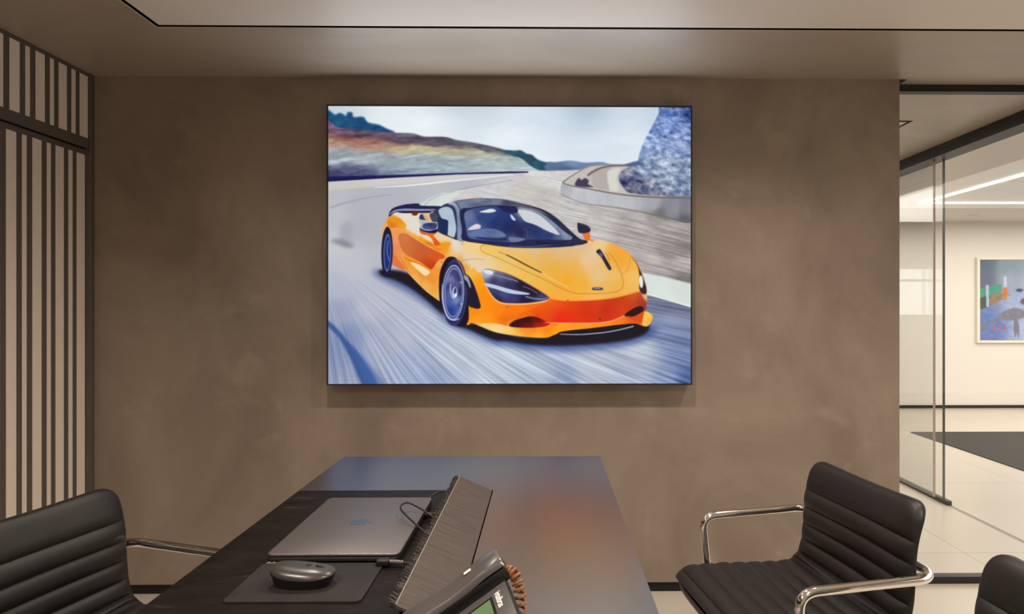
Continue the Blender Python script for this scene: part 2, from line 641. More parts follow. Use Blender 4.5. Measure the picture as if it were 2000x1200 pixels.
def paint_car():
    C = Canvas(640, 207, 1350, 751)
    X, Y = C.X, C.Y
    A, B = crop(630, 195, 4.211), crop(990, 195, 4.211)
    L, D = crop(630, 470, 4.211), crop(990, 470, 4.211)
    E1, E2, E3, E4, E5 = crop(735, 375, 8.571), crop(890, 380, 7.407), crop(735, 500, 7.271), crop(920, 470, 5.716), crop(1080, 430, 4.8)

    def cf(cr, *items):
        return [(*cr((x, y))[0], c) for x, y, c in items]

    # sky
    C.img[:] = C.field([(650, 208, (196, 210, 220)), (900, 208, (172, 190, 204)), (1150, 208, (165, 184, 202)), (1300, 210, (190, 205, 220)),
                        (760, 225, (232, 238, 240)), (900, 235, (228, 236, 243)), (1050, 235, (208, 222, 236)), (1200, 240, (214, 226, 238)),
                        (850, 250, (240, 244, 246)), (1000, 280, (232, 240, 246)), (1150, 290, (222, 232, 242)), (1050, 310, (235, 241, 246)), (1250, 300, (228, 236, 243))], 4, 55)
    C.put(np.ones_like(X), C.img + (fbm(X / 120, Y / 30, 3)[..., None] - 0.5) * 16)
    # trees on the hill
    n = fbm(X / 14, Y / 10, 21)
    C.fill(A((20, 80), (60, 95), (100, 122), (140, 108), (190, 132), (200, 105), (240, 105), (252, 142), (330, 140), (370, 185), (460, 205), (520, 235), (590, 268), (480, 285), (250, 260), (20, 225)),
           np.stack([12 + 22 * n, 48 + 60 * n, 108 + 22 * n], -1), 1.6)
    # hillside
    top = A((20, 200), (120, 225), (250, 242), (480, 262), (600, 270), (740, 275), (830, 300), (1000, 303), (1100, 328), (1250, 352), (1400, 383), (1520, 418), (1570, 438))
    hill = top + B((60, 455), (170, 520), (290, 580), (170, 600)) + A((1558, 600), (20, 670))
    tp = np.array(sorted(top))
    yt = np.interp(X, tp[:, 0], tp[:, 1])
    yb = np.interp(X, [640, 780, 900, 1000, 1060], [347, 342, 337.5, 335, 334])
    warp = (fbm(X / 34, Y / 16, 33) - 0.5) * 0.20
    t_ = np.clip((Y - yt) / np.maximum(yb - yt, 1) + warp, 0, 1)
    bands = ((640, (0, 118, 92, 122), (.1, 100, 72, 94), (.22, 148, 100, 94), (.36, 188, 152, 130), (.46, 150, 158, 168), (.7, 172, 186, 194), (.84, 84, 84, 116), (1, 60, 60, 104)),
             (720, (0, 104, 84, 104), (.12, 92, 68, 84), (.26, 150, 104, 92), (.4, 176, 140, 122), (.5, 158, 158, 160), (.7, 166, 178, 186), (.88, 96, 104, 132), (1, 74, 80, 116)),
             (800, (0, 92, 84, 106), (.2, 86, 74, 92), (.32, 184, 164, 134), (.46, 188, 178, 144), (.56, 158, 170, 176), (.8, 156, 172, 180), (1, 132, 148, 164)),
             (900, (0, 82, 82, 98), (.18, 92, 88, 98), (.32, 190, 182, 154), (.44, 180, 178, 160), (.55, 162, 176, 182), (1, 160, 176, 182)),
             (980, (0, 74, 82, 92), (.14, 100, 100, 104), (.3, 172, 176, 162), (.5, 178, 192, 192), (1, 184, 200, 202)),
             (1060, (0, 150, 168, 168), (.3, 184, 198, 196), (1, 190, 204, 204)))
    cols = [np.stack([np.interp(t_, [q[0] for q in b[1:]], [q[k] for q in b[1:]]) for k in (1, 2, 3)], -1) for b in bands]
    fld = cols[0].copy()
    for k in range(len(bands) - 1):
        w_ = np.clip((X - bands[k][0]) / (bands[k + 1][0] - bands[k][0]), 0, 1)[..., None]
        fld = np.where(w_ > 0, cols[k] * (1 - w_) + cols[k + 1] * w_, fld)
    st = fbm((X + 2.2 * Y) / 30, t_ * 16 + X / 90, 31)
    st2 = fbm(X / 12, Y / 5, 35)
    C.fill(hill, fld + (st[..., None] - 0.5) * 62 + (st2[..., None] - 0.5) * 34, 0.8)
    n2 = fbm(X / 7, Y / 6, 23)
    C.fill(B((-20, 412), (60, 414), (110, 412), (160, 440), (200, 448), (245, 485), (300, 505), (400, 528), (415, 580), (270, 578), (190, 540), (100, 475), (-20, 440)), np.stack([28 + 26 * n2, 58 + 44 * n2, 82 + 40 * n2], -1), 0.8)
    C.fill(B((330, 512), (400, 508), (520, 495), (640, 512), (770, 507), (860, 525), (960, 525), (1090, 500), (1090, 600), (380, 590)), C.field(cf(B, (520, 510, (120, 145, 185)), (500, 570, (70, 90, 125)), (800, 520, (105, 130, 175)), (1000, 530, (80, 100, 145)))), 0.8)
    # the ground: gravel on the right
    gr = fbm((X * 0.97 + Y * 0.26) / 60, (Y - 0.24 * X) / 2.6, 41)
    gr2 = fbm(X / 9, Y / 5, 43)
    ground = C.field(cf(B, (0, 640, (205, 204, 208)), (300, 600, (214, 212, 212)), (500, 620, (212, 210, 208)), (100, 750, (200, 195, 190)), (300, 800, (192, 188, 184)), (500, 880, (196, 194, 192)), (800, 950, (190, 186, 184)), (1100, 980, (185, 180, 178)), (1200, 940, (150, 145, 142)), (1400, 1010, (180, 175, 172)), (1000, 1080, (168, 160, 158)), (1400, 1100, (150, 142, 140)), (700, 1000, (196, 190, 186)))
                     + cf(D, (1000, 20, (178, 170, 168)), (1300, 60, (150, 142, 140)), (1450, 50, (140, 133, 132)), (1200, 160, (190, 182, 178)), (1450, 200, (188, 180, 178)), (1200, 240, (160, 152, 150)), (1450, 300, (130, 122, 122))), 4, 12)
    gm = C.mask(A((1558, 588)) + B((170, 588), (420, 578), (640, 572), (900, 600), (1600, 700), (1600, 2000), (-500, 2000), (-900, 800)), 0.8, False)
    C.put(gm, ground + (gr[..., None] - 0.5) * np.where(X > 1090, 78, 30)[..., None] + (gr2[..., None] - 0.5) * 20)
    # bank behind the concrete wall
    C.fill(B((455, 680), (560, 600), (680, 540), (860, 525), (1000, 545), (1100, 700), (1505, 800), (1000, 800), (700, 740)), (196, 188, 182), 0.8)
    C.stroke(B((450, 680), (520, 628), (600, 580), (690, 540), (850, 530), (980, 535)), (2.2, 1.4, 1.2), (120, 112, 108), 0.5)
    C.fill(B((700, 600), (760, 560), (860, 555), (820, 640), (840, 730), (760, 735), (700, 690)), (178, 170, 166), 2.0)
    C.fill(B((830, 580), (930, 560), (900, 640), (920, 740), (850, 740), (830, 660)), (214, 210, 205), 1.5)
    C.fill(B((560, 705), (585, 640), (610, 655), (640, 640), (670, 660), (665, 690), (705, 715)), (62, 56, 84), 1.2)
    C.stroke(B((660, 620), (700, 590), (760, 560), (850, 540), (1000, 535)), (4, 3.5, 2.5), (98, 88, 92), 0.9)
    # rock face
    rock = B((1275, 40), (1250, 100), (1200, 200), (1145, 300), (1110, 380), (1082, 460), (1068, 530), (1000, 550), (935, 590), (920, 650), (960, 720), (1050, 770), (1505, 800), (1540, 800), (1540, 40))
    rn = fbm((X + 0.5 * Y) / 11, (Y - 0.35 * X) / 7, 51, 5)
    rn2 = fbm(X / 30, Y / 24, 57)
    rf = C.field(cf(B, (1350, 90, (92, 118, 178)), (1480, 90, (70, 92, 148)), (1300, 180, (120, 146, 202)), (1450, 220, (110, 132, 186)), (1200, 300, (126, 150, 200)), (1350, 350, (140, 162, 205)), (1480, 400, (128, 146, 184)), (1150, 420, (138, 160, 200)), (1250, 500, (158, 174, 200)), (1450, 560, (138, 154, 182)), (1150, 580, (140, 155, 180)), (1300, 650, (140, 155, 178)), (1000, 600, (110, 118, 142)), (960, 680, (66, 68, 108)), (1080, 720, (92, 96, 128)), (1200, 750, (120, 124, 148)), (1450, 740, (110, 126, 158))), 4, 12)
    C.fill(rock, rf + np.clip((rn[..., None] - 0.47) * 1.35, -0.5, 0.5) * np.array([145, 135, 105]) + (rn2[..., None] - 0.5) * 40, 0.8)
    # concrete wall
    wallp = B((452, 682), (520, 700), (700, 735), (850, 760), (1050, 785), (1250, 795), (1520, 800), (1520, 1005), (1300, 962), (1100, 918), (900, 882), (650, 850), (520, 808), (440, 765))
    wn = fbm(X / 9, Y / 40, 61)
    C.fill(wallp, C.field(cf(B, (470, 730, (176, 176, 184)), (600, 780, (192, 192, 200)), (800, 810, (188, 188, 196)), (1000, 840, (184, 184, 190)), (1200, 860, (166, 166, 174)), (1350, 900, (140, 140, 150)), (1480, 900, (128, 128, 138)), (1480, 980, (96, 96, 104)), (1250, 930, (112, 110, 112)))) + (wn[..., None] - 0.5) * 22, 0.7)
    C.stroke(B((455, 680), (520, 702), (700, 735), (850, 762), (1050, 787), (1250, 798), (1530, 803)), (2, 2.4, 3, 3.4), (112, 106, 100), 0.6)
    C.stroke(B((440, 770), (520, 812), (650, 853), (900, 885), (1100, 920), (1300, 965), (1530, 1010)), (1, 1.5, 2, 3), (108, 100, 96), 1.0)
    # the road
    cx, cy = 618.0, 486.0
    ang = np.arctan2(Y - cy, X - cx)
    rad = np.hypot(X - cx, Y - cy)
    sn = fbm(ang * 120, rad / 150, 71, 4)
    sn2 = fbm(ang * 22, rad / 240, 77, 3)
    road = [(660, 375, (186, 186, 194)), (720, 365, (178, 180, 192)), (800, 352, (182, 184, 194)), (900, 350, (180, 182, 192)), (960, 348, (190, 192, 198)), (700, 400, (176, 178, 188)), (780, 385, (176, 178, 192)), (840, 372, (186, 188, 196)), (660, 420, (188, 190, 198)), (700, 440, (176, 177, 186)), (660, 480, (196, 198, 204)),
            (680, 520, (190, 192, 202)), (660, 560, (176, 182, 204)), (720, 600, (182, 186, 204)), (660, 610, (150, 160, 192)), (740, 660, (164, 172, 200)), (680, 660, (120, 138, 186)), (800, 640, (176, 184, 206)), (800, 720, (152, 168, 206)), (850, 740, (142, 158, 200)), (880, 690, (182, 194, 212)), (960, 720, (186, 200, 218)),
            (1050, 735, (176, 190, 214)), (1100, 745, (150, 168, 206)), (1150, 715, (188, 198, 216)), (1250, 720, (168, 180, 208)), (1250, 690, (186, 196, 212)), (1300, 745, (132, 152, 200)), (1345, 749, (66, 92, 160)), (1340, 680, (108, 128, 182)), (1300, 650, (120, 138, 184)), (1290, 590, (104, 112, 146)), (1340, 615, (112, 120, 156))]
    rm = C.mask([(630, 362), (700, 357), (800, 349), (900, 341), (990, 335), (1000, 343), (960, 352), (930, 364), (900, 372), (870, 388), (850, 400), (900, 470), (1100, 600), (1240, 570), (1262, 578), (1360, 602), (1360, 770), (630, 770)], 0.8, False)
    amp = np.clip((Y - 400) / 190, 0.12, 1.0) * np.clip((rad - 50) / 230, 0.08, 1.0)
    sn3 = fbm(ang * 300, rad / 90, 79, 2)
    rf_ = C.field(road, 4, 20)
    rf_ = rf_ * 0.78 + rf_.mean(-1, keepdims=True) * 0.22
    C.put(rm, rf_ + ((sn3[..., None] - 0.5) * 44 + (sn[..., None] - 0.5) * 66 + (sn2[..., None] - 0.5) * 26) * amp[..., None])
    # sandy strip, white line, barrier and kerb
    C.fill([(630, 354), (760, 347), (900, 341), (1000, 335), (1000, 341), (900, 350), (760, 362), (640, 373), (630, 374)], C.field([(650, 362, (202, 198, 192)), (800, 352, (206, 202, 202)), (950, 342, (205, 205, 208))]), 0.9, False)
    C.stroke(A((420, 722), (600, 712), (800, 695), (1000, 672), (1200, 652), (1400, 630), (1560, 612)), (1, 3, 3.4, 2.2, 1.5), (232, 234, 236), 0.6)
    C.stroke(A((40, 755), (200, 742), (420, 722)), 1.6, (190, 186, 170), 0.8)
    C.fill(A((20, 634), (600, 618), (1100, 600), (1558, 586)) + B((170, 586), (170, 597)) + A((1558, 602), (1100, 612), (600, 640), (20, 676)), (24, 22, 84), 0.7, False)
    C.stroke(A((60, 890), (200, 845), (400, 800), (560, 782)), (2.5, 1.6, 1), (140, 140, 150), 1.0, 0.8)
    C.stroke(A((1100, 742), (1250, 710), (1400, 685), (1558, 660)), 1.0, (130, 128, 132), 0.6, 0.8)
    C.fill(A((790, 880), (840, 830), (920, 790), (1010, 762), (1160, 740), (1090, 790), (1040, 840), (1000, 885)), (206, 214, 210), 0.6)
    C.stroke(A((830, 872), (880, 825), (960, 785), (1080, 752)), 1.0, (120, 125, 130), 0.5, 0.7)
    for k in range(6):
        yy = 770 + k * 17
        C.stroke(A((1100 - 14 * k - 130 + 6 * k, yy + 4), (1120 - 16 * k, yy)), 1.2, (232, 238, 232), 0.5, 0.8)
    C.fill(A((140, 1050), (220, 1000), (240, 1120), (250, 1200), (150, 1190)), (150, 152, 160), 5, a=0.5)
    C.fill(L((60, 0), (150, -10), (260, 50), (180, 55)), (108, 108, 124), 3.5, a=0.6)
    # dark seam, lower left
    C.fill(L((40, 660), (120, 730), (220, 850), (330, 980), (450, 1200), (330, 1200), (230, 980), (130, 800), (40, 705)), (44, 78, 146), 2.0, a=0.85)
    C.fill(L((220, 860), (330, 960), (520, 1200), (400, 1200)), (66, 96, 160), 4, a=0.6)
    # pale run-off strip at right
    C.fill(D((1100, 262), (1300, 300), (1540, 362), (1540, 558), (1300, 478), (1145, 436)), C.field(cf(D, (1150, 330, (214, 224, 218)), (1400, 400, (212, 220, 214)), (1300, 460, (218, 228, 224)))), 0.8, False)
    C.stroke(D((1150, 440), (1300, 482), (1540, 552)), 2.6, (236, 242, 240), 0.6)
    # car shadow
    sh = L((430, 240), (560, 270), (720, 290), (960, 500), (1000, 620), (1200, 660), (1558, 790)) + D((320, 800), (430, 765), (1050, 690), (1190, 705), (1240, 745), (1120, 830), (900, 885), (500, 915), (200, 905), (0, 872)) + L((1400, 860), (1200, 770), (1020, 690), (900, 570), (700, 430), (540, 350), (420, 280))
    C.fill(sh, (48, 70, 136), 6, a=0.72)
    sh2 = L((480, 240), (720, 280), (960, 490), (1010, 640), (1200, 655), (1558, 780)) + D((320, 790), (430, 760), (1050, 685), (1170, 705), (1120, 780), (900, 838), (500, 868), (200, 862), (0, 830)) + L((1400, 820), (1200, 735), (1060, 690), (960, 590), (760, 420), (600, 330), (480, 290))
    C.fill(sh2, (20, 14, 26), 2.4, a=0.96)
    # car body
    body = E1((88, 660), (130, 530), (195, 420), (300, 350), (880, 345), (1100, 235), (1200, 190), (1340, 150), (1560, 108), (1800, 98)) \
        + E2((300, 60), (620, 65), (850, 105), (1150, 180), (1300, 240), (1450, 340), (1600, 480), (1720, 590), (1780, 640), (1890, 658)) \
        + E5((380, 186), (450, 190), (560, 222), (660, 272), (740, 340), (800, 430), (850, 530), (875, 640), (882, 760), (868, 840), (925, 890), (932, 920), (915, 965), (870, 1000), (750, 970), (600, 985), (400, 1010), (100, 1045), (0, 1080)) \
        + E4((830, 1086), (650, 1080), (400, 1050), (250, 1020), (100, 960), (20, 925)) + E3((1260, 900), (960, 700), (890, 645), (700, 505), (500, 305), (440, 235), (390, 195), (360, 205), (235, 135), (100, 100))
    ctrl = cf(E1, (300, 390, (236, 216, 190)), (450, 420, (226, 220, 205)), (550, 470, (222, 218, 206)), (260, 450, (234, 152, 40)), (330, 490, (236, 150, 30)), (400, 540, (228, 140, 20)), (450, 565, (232, 160, 40)), (250, 540, (222, 124, 16)), (600, 560, (224, 218, 206)), (600, 620, (226, 216, 200)),
              (520, 610, (228, 190, 130)), (680, 690, (232, 214, 186)), (820, 740, (236, 222, 200)), (870, 800, (240, 214, 170)), (330, 640, (236, 150, 80)), (500, 700, (240, 168, 90)), (620, 760, (240, 160, 40)), (720, 800, (238, 148, 20)), (820, 850, (232, 130, 20)),
              (310, 800, (236, 150, 96)), (320, 950, (232, 136, 84)), (360, 1050, (236, 150, 70)), (420, 1100, (238, 160, 80)), (500, 1150, (240, 150, 40)), (290, 1100, (224, 118, 66)), (170, 480, (232, 160, 90)), (150, 540, (236, 170, 110)), (210, 600, (236, 160, 90)),
              (1160, 870, (240, 156, 40)), (1080, 930, (236, 150, 24)), (1150, 980, (240, 160, 50)), (1280, 860, (228, 216, 198)), (1320, 940, (226, 214, 196)), (1500, 1000, (228, 208, 176)), (1060, 780, (234, 206, 160)), (1150, 780, (232, 212, 170)), (1650, 900, (242, 200, 120)), (1780, 960, (240, 180, 60)),
              (1600, 1030, (238, 206, 150)), (1500, 1120, (226, 204, 172)), (1250, 1010, (240, 190, 120)), (1000, 960, (230, 120, 30)), (980, 1040, (214, 84, 30)))
    ctrl += cf(E3, (420, 110, (240, 150, 50)), (480, 180, (240, 160, 60)), (600, 270, (236, 140, 50)), (760, 330, (238, 142, 50)), (840, 200, (240, 150, 60)), (880, 90, (240, 170, 90)), (820, 450, (236, 160, 64)), (700, 420, (238, 172, 84)), (850, 580, (236, 176, 80)), (560, 300, (240, 176, 90)), (1180, 60, (238, 170, 90)), (1230, 170, (238, 160, 70)),
               (1330, 260, (240, 190, 70)), (1400, 330, (244, 160, 20)), (1460, 520, (252, 140, 8)), (1400, 850, (250, 140, 10)), (1340, 760, (246, 140, 20)))
    ctrl += cf(E4, (50, 60, (240, 206, 134)), (150, 85, (242, 190, 70)), (220, 130, (240, 190, 80)), (60, 180, (232, 206, 150)), (50, 270, (228, 206, 178)), (130, 280, (228, 208, 176)), (260, 270, (236, 200, 130)), (400, 300, (238, 196, 104)), (330, 170, (238, 190, 90)), (600, 130, (226, 184, 116)), (450, 100, (230, 190, 120)),
               (800, 200, (230, 178, 88)), (950, 110, (220, 186, 140)), (750, 100, (222, 186, 130)), (900, 330, (234, 172, 66)), (600, 370, (236, 190, 90)), (760, 470, (240, 184, 76)), (900, 560, (240, 176, 60)), (820, 420, (240, 196, 110)), (1050, 400, (238, 168, 52)), (700, 560, (242, 176, 40)), (1000, 620, (246, 172, 60)),
               (30, 400, (238, 160, 40)), (60, 480, (246, 150, 16)), (100, 600, (252, 140, 8)), (150, 780, (252, 138, 6)), (40, 860, (250, 150, 20)), (300, 770, (252, 134, 8)), (500, 770, (250, 122, 8)), (700, 740, (246, 108, 8)), (900, 690, (238, 90, 8)), (820, 780, (228, 78, 8)), (560, 830, (238, 110, 10)), (950, 770, (216, 60, 8)), (1000, 850, (226, 42, 12)), (820, 840, (236, 50, 8)),
               (350, 890, (234, 108, 8)), (250, 900, (250, 140, 16)), (120, 940, (240, 204, 128)), (250, 970, (242, 216, 150)), (400, 1000, (248, 206, 110)), (550, 1040, (252, 190, 70)), (750, 1050, (252, 178, 52)), (900, 1000, (252, 160, 20)), (600, 990, (240, 110, 10)), (1000, 930, (236, 46, 8)), (950, 985, (248, 130, 10)))
    ctrl += cf(E5, (80, 340, (226, 180, 110)), (200, 440, (234, 176, 80)), (300, 400, (230, 196, 144)), (420, 540, (228, 192, 136)), (360, 300, (230, 194, 148)), (250, 260, (222, 186, 136)), (120, 560, (240, 170, 40)), (250, 580, (240, 176, 60)), (480, 640, (238, 176, 72)), (560, 560, (234, 186, 106)), (600, 600, (236, 176, 70)), (440, 230, (236, 200, 140)),
               (560, 270, (240, 168, 56)), (640, 340, (240, 164, 48)), (760, 430, (240, 178, 84)), (720, 560, (242, 188, 96)), (680, 660, (240, 180, 80)), (400, 715, (246, 178, 76)), (600, 695, (240, 168, 72)), (760, 650, (240, 176, 90)), (100, 720, (246, 166, 62)), (150, 800, (224, 66, 8)), (400, 790, (214, 62, 16)), (600, 770, (198, 54, 14)), (780, 715, (216, 84, 22)),
               (300, 880, (214, 44, 10)), (500, 860, (198, 40, 14)), (100, 900, (236, 38, 8)), (680, 820, (220, 66, 20)), (600, 880, (222, 54, 16)), (830, 760, (170, 54, 36)), (860, 800, (150, 50, 40)), (300, 990, (252, 152, 26)), (600, 955, (246, 140, 30)), (100, 1020, (252, 166, 30)), (700, 930, (244, 120, 20)), (890, 890, (246, 206, 80)), (885, 960, (244, 190, 84)), (760, 930, (222, 84, 16)), (820, 920, (226, 80, 8)), (865, 720, (226, 186, 150)))
    C.fill(body, C.field(ctrl, 4.5, 6.0), 0.4)
    # crisp reflections on the rear haunch and door
    C.fill(E1((290, 380), (380, 352), (560, 360), (700, 380), (715, 600), (800, 715), (880, 750), (965, 850), (820, 775), (640, 690), (480, 606), (492, 560), (400, 445)), (226, 217, 203), 0.9)
    C.fill(E1((165, 505), (225, 402), (290, 396), (400, 458), (488, 572), (440, 604), (380, 585), (270, 602), (212, 580)), C.field(cf(E1, (260, 430, (234, 152, 38)), (350, 480, (232, 142, 20)), (430, 570, (234, 160, 40)), (250, 560, (220, 118, 14)))), 0.8)
    C.fill(E1((330, 612), (480, 652), (640, 738), (760, 785), (900, 845), (945, 905), (860, 900), (700, 825), (560, 745), (440, 695)), C.field(cf(E1, (420, 650, (236, 150, 76)), (640, 745, (240, 164, 60)), (760, 800, (240, 150, 18)), (900, 870, (226, 120, 20)))), 0.9)
    C.fill(E1((1055, 868), (1110, 845), (1245, 858), (1180, 930), (1172, 985), (1090, 962), (975, 915)), (238, 152, 26), 0.9)
    # bonnet and wings
    hood = E2((60, 640), (95, 655), (400, 712), (700, 752), (1000, 768), (1400, 762), (1700, 740), (1890, 660)) + E5((380, 186), (450, 190), (560, 222), (660, 272), (740, 340), (790, 420), (806, 520), (806, 640), (800, 672), (600, 722), (400, 747), (150, 757), (0, 742), (-60, 725)) + E4((872, 640), (750, 556), (560, 446), (400, 372), (230, 328), (150, 320), (118, 345), (70, 360), (0, 330), (-40, 210))
    hc = cf(E4, (20, 50, (240, 206, 140)), (60, 120, (238, 206, 140)), (150, 85, (242, 192, 74)), (20, 200, (230, 208, 170)), (40, 290, (228, 207, 180)), (120, 300, (228, 208, 178)), (200, 240, (232, 206, 150)), (330, 260, (236, 198, 118)), (450, 320, (238, 194, 98)), (600, 400, (238, 188, 84)), (330, 160, (238, 190, 92)), (600, 250, (236, 184, 86)),
            (450, 90, (232, 190, 116)), (700, 100, (222, 186, 132)), (950, 110, (218, 184, 142)), (850, 210, (230, 178, 90)), (900, 330, (236, 172, 62)), (760, 470, (240, 182, 74)), (900, 560, (240, 178, 64)), (1050, 640, (246, 172, 62)))
    hc += cf(E5, (120, 300, (224, 184, 128)), (250, 240, (220, 186, 142)), (60, 420, (232, 176, 80)), (200, 440, (234, 174, 76)), (300, 380, (230, 196, 146)), (360, 300, (230, 196, 152)), (420, 530, (228, 194, 138)), (120, 570, (240, 168, 36)), (260, 590, (240, 174, 56)), (480, 620, (236, 180, 86)), (560, 540, (232, 190, 112)), (610, 600, (236, 174, 68)),
             (440, 225, (236, 202, 146)), (560, 280, (240, 166, 54)), (640, 360, (240, 164, 48)), (720, 410, (240, 174, 70)), (740, 540, (242, 190, 100)), (690, 640, (240, 182, 84)), (400, 715, (246, 180, 80)), (600, 690, (242, 172, 72)), (150, 730, (248, 172, 62)), (0, 715, (248, 170, 58)))
    C.fill(hood, C.field(hc, 4, 13), 0.7)
    # bumper: red in the shade under the nose
    bump = E4((872, 642), (930, 668)) + E5((0, 745), (150, 759), (400, 750), (600, 724), (800, 674), (835, 720), (868, 780), (866, 836), (838, 862), (660, 902), (550, 948), (400, 968), (200, 970), (0, 968)) + E4((860, 930), (820, 900), (720, 856), (620, 848), (480, 880), (380, 892), (420, 850), (560, 805), (700, 750), (820, 690))
    bc = cf(E4, (450, 860, (242, 112, 10)), (600, 810, (240, 104, 10)), (760, 740, (240, 96, 10)), (880, 680, (242, 100, 12)), (880, 770, (226, 76, 8)), (760, 820, (234, 66, 8)), (960, 700, (234, 82, 10)), (980, 860, (228, 40, 12)))
    bc += cf(E5, (150, 790, (222, 66, 10)), (400, 785, (212, 60, 16)), (600, 765, (196, 54, 16)), (760, 710, (216, 90, 26)), (300, 870, (214, 46, 10)), (500, 850, (196, 40, 14)), (100, 900, (236, 38, 8)), (250, 945, (226, 50, 10)), (650, 830, (216, 62, 18)), (560, 915, (222, 52, 14)), (820, 760, (164, 54, 36)), (850, 810, (150, 48, 36)), (740, 790, (196, 56, 20)))
    C.fill(bump, C.field(bc, 4, 14), 1.6)
    # side scoop
    scoop = E1((365, 740), (430, 700), (560, 738), (700, 825), (900, 945), (1110, 1050), (1125, 1110), (1050, 1130), (1000, 1180)) + E3((800, 165), (760, 190), (640, 105), (520, 40)) + E1((480, 1040), (400, 900))
    C.fill(scoop, C.field(cf(E1, (450, 780, (208, 116, 66)), (600, 850, (200, 104, 56)), (520, 980, (206, 110, 52)), (750, 950, (196, 92, 50)), (700, 1080, (204, 92, 40)), (900, 1080, (212, 92, 40)), (1050, 1090, (222, 84, 30)), (880, 1180, (196, 66, 22))) + cf(E3, (700, 110, (198, 66, 16)), (780, 160, (190, 56, 12)))), 0.5)
    C.stroke(E1((480, 1050), (400, 910), (365, 800), (385, 720), (440, 700), (560, 738)), 0.7, (176, 84, 34), 0.3)
    C.stroke(E1((250, 640), (330, 610), (470, 670), (650, 780), (820, 890), (960, 960), (1100, 1030)), (1.5, 1.2, 1.5, 1.5), (246, 178, 100), 0.4)
    C.stroke(E3((380, 15), (470, 70), (560, 100), (700, 160), (770, 195)), (1.2, 2.5, 1.4, .8), (206, 112, 10), 0.5)
    C.fill(E3((475, 90), (560, 108), (660, 160), (745, 225), (725, 268), (680, 282), (600, 220), (520, 145)), (244, 222, 172), 0.5)
    C.fill(E3((225, 0), (330, 80), (400, 185), (365, 200), (240, 130)), (226, 116, 66), 0.4)
    C.stroke(E3((320, 0), (370, 90), (420, 180), (500, 290)), 0.8, (190, 84, 30), 0.3)
    C.stroke(E3((440, 225), (520, 320), (700, 495), (885, 635)), 1.6, (244, 190, 100), 0.5)
    # front wing below the lamp, and the lip
    wing = E4((-10, 340), (70, 358), (118, 400), (150, 482), (230, 622), (320, 692), (450, 708), (650, 702), (820, 678), (872, 650), (900, 668), (820, 700), (700, 750), (560, 806), (420, 852), (350, 900), (420, 962), (300, 934), (60, 930), (0, 925), (-60, 900))
    C.fill(wing, C.field(cf(E4, (10, 370, (240, 184, 70)), (60, 440, (246, 154, 20)), (110, 620, (252, 140, 8)), (20, 800, (250, 140, 10)), (150, 790, (252, 142, 10)), (300, 770, (252, 132, 8)), (500, 745, (250, 120, 8)), (700, 722, (246, 108, 10)), (820, 695, (244, 104, 12)), (360, 880, (238, 112, 10)), (180, 890, (252, 150, 24)), (60, 910, (252, 160, 40))), 4, 12), 1.0)
    lip = E4((0, 918), (60, 934), (200, 926), (320, 938), (440, 968), (700, 982), (880, 968), (960, 940)) + E5((0, 968), (200, 972), (400, 970), (550, 950), (660, 904), (730, 918), (800, 985), (750, 970), (600, 985), (400, 1010), (100, 1045), (0, 1080)) + E4((830, 1086), (650, 1080), (400, 1050), (250, 1020), (100, 960))
    C.fill(lip, C.field(cf(E4, (40, 930, (250, 168, 60)), (130, 955, (240, 206, 130)), (290, 985, (244, 214, 144)), (400, 1005, (248, 206, 112)), (520, 1040, (252, 190, 74)), (720, 1055, (252, 178, 52)), (900, 1020, (252, 164, 28)), (560, 995, (244, 140, 30)), (700, 1000, (246, 130, 14)), (860, 985, (246, 120, 14))) + cf(E5, (60, 1010, (252, 158, 26)), (250, 1000, (252, 150, 26)), (480, 978, (248, 140, 28)), (620, 950, (244, 122, 24)), (740, 950, (226, 90, 18))), 4, 10), 0.8)
    # spoiler
    C.fill(E1((196, 415), (212, 340), (260, 280), (350, 240), (500, 205), (690, 193), (745, 228), (1065, 240), (1040, 280), (900, 335), (870, 350), (420, 352), (370, 340), (300, 345), (240, 390)), (26, 28, 72), 0.4)
    C.fill(E1((205, 385), (260, 325), (340, 292), (500, 278), (700, 285), (975, 288), (900, 316), (600, 318), (400, 318), (300, 335)), (140, 146, 182), 0.7)
    C.stroke(E1((420, 345), (640, 338), (880, 330)), 2, (22, 14, 24), 0.4)
    C.fill(E1((585, 345), (685, 345), (660, 395), (600, 390)), (104, 48, 20), 0.5)
    # engine bay glimpses
    C.fill(E1((715, 380), (770, 360), (880, 370), (890, 490), (820, 500), (700, 480)), (226, 186, 150), 0.6)
    C.fill(E1((715, 400), (760, 370), (790, 430), (810, 470), (720, 460)), (46, 52, 92), 0.5)
    C.fill(E1((705, 465), (800, 475), (830, 510), (740, 540), (715, 510)), (170, 186, 196), 0.5)
    C.stroke(E1((800, 390), (830, 440), (860, 495)), 2.4, (226, 150, 80), 0.4)
    C.fill(E1((880, 380), (960, 330), (1060, 270), (1010, 400), (1000, 500), (930, 500)), (70, 66, 84), 0.6)
    # side window
    C.fill(E1((870, 360), (960, 310), (1060, 250), (1130, 205), (1210, 190), (1290, 225), (1335, 320), (1350, 500), (1350, 650), (1350, 800), (1200, 748), (1060, 690), (1012, 645), (1000, 520), (1010, 400), (950, 330)), (40, 52, 88), 0.4)
    C.fill(E1((1035, 300), (1100, 258), (1190, 250), (1260, 300), (1295, 420), (1325, 600), (1310, 700), (1275, 772), (1190, 742), (1175, 600), (1190, 490), (1150, 462), (1085, 440), (1040, 360)), C.field(cf(E1, (1150, 320, (176, 192, 206)), (1240, 450, (172, 188, 206)), (1260, 650, (184, 198, 210)))), 0.5)
    C.fill(E1((1010, 420), (1090, 450), (1180, 480), (1190, 560), (1170, 720), (1070, 680), (1015, 630)), (24, 40, 84), 0.7)
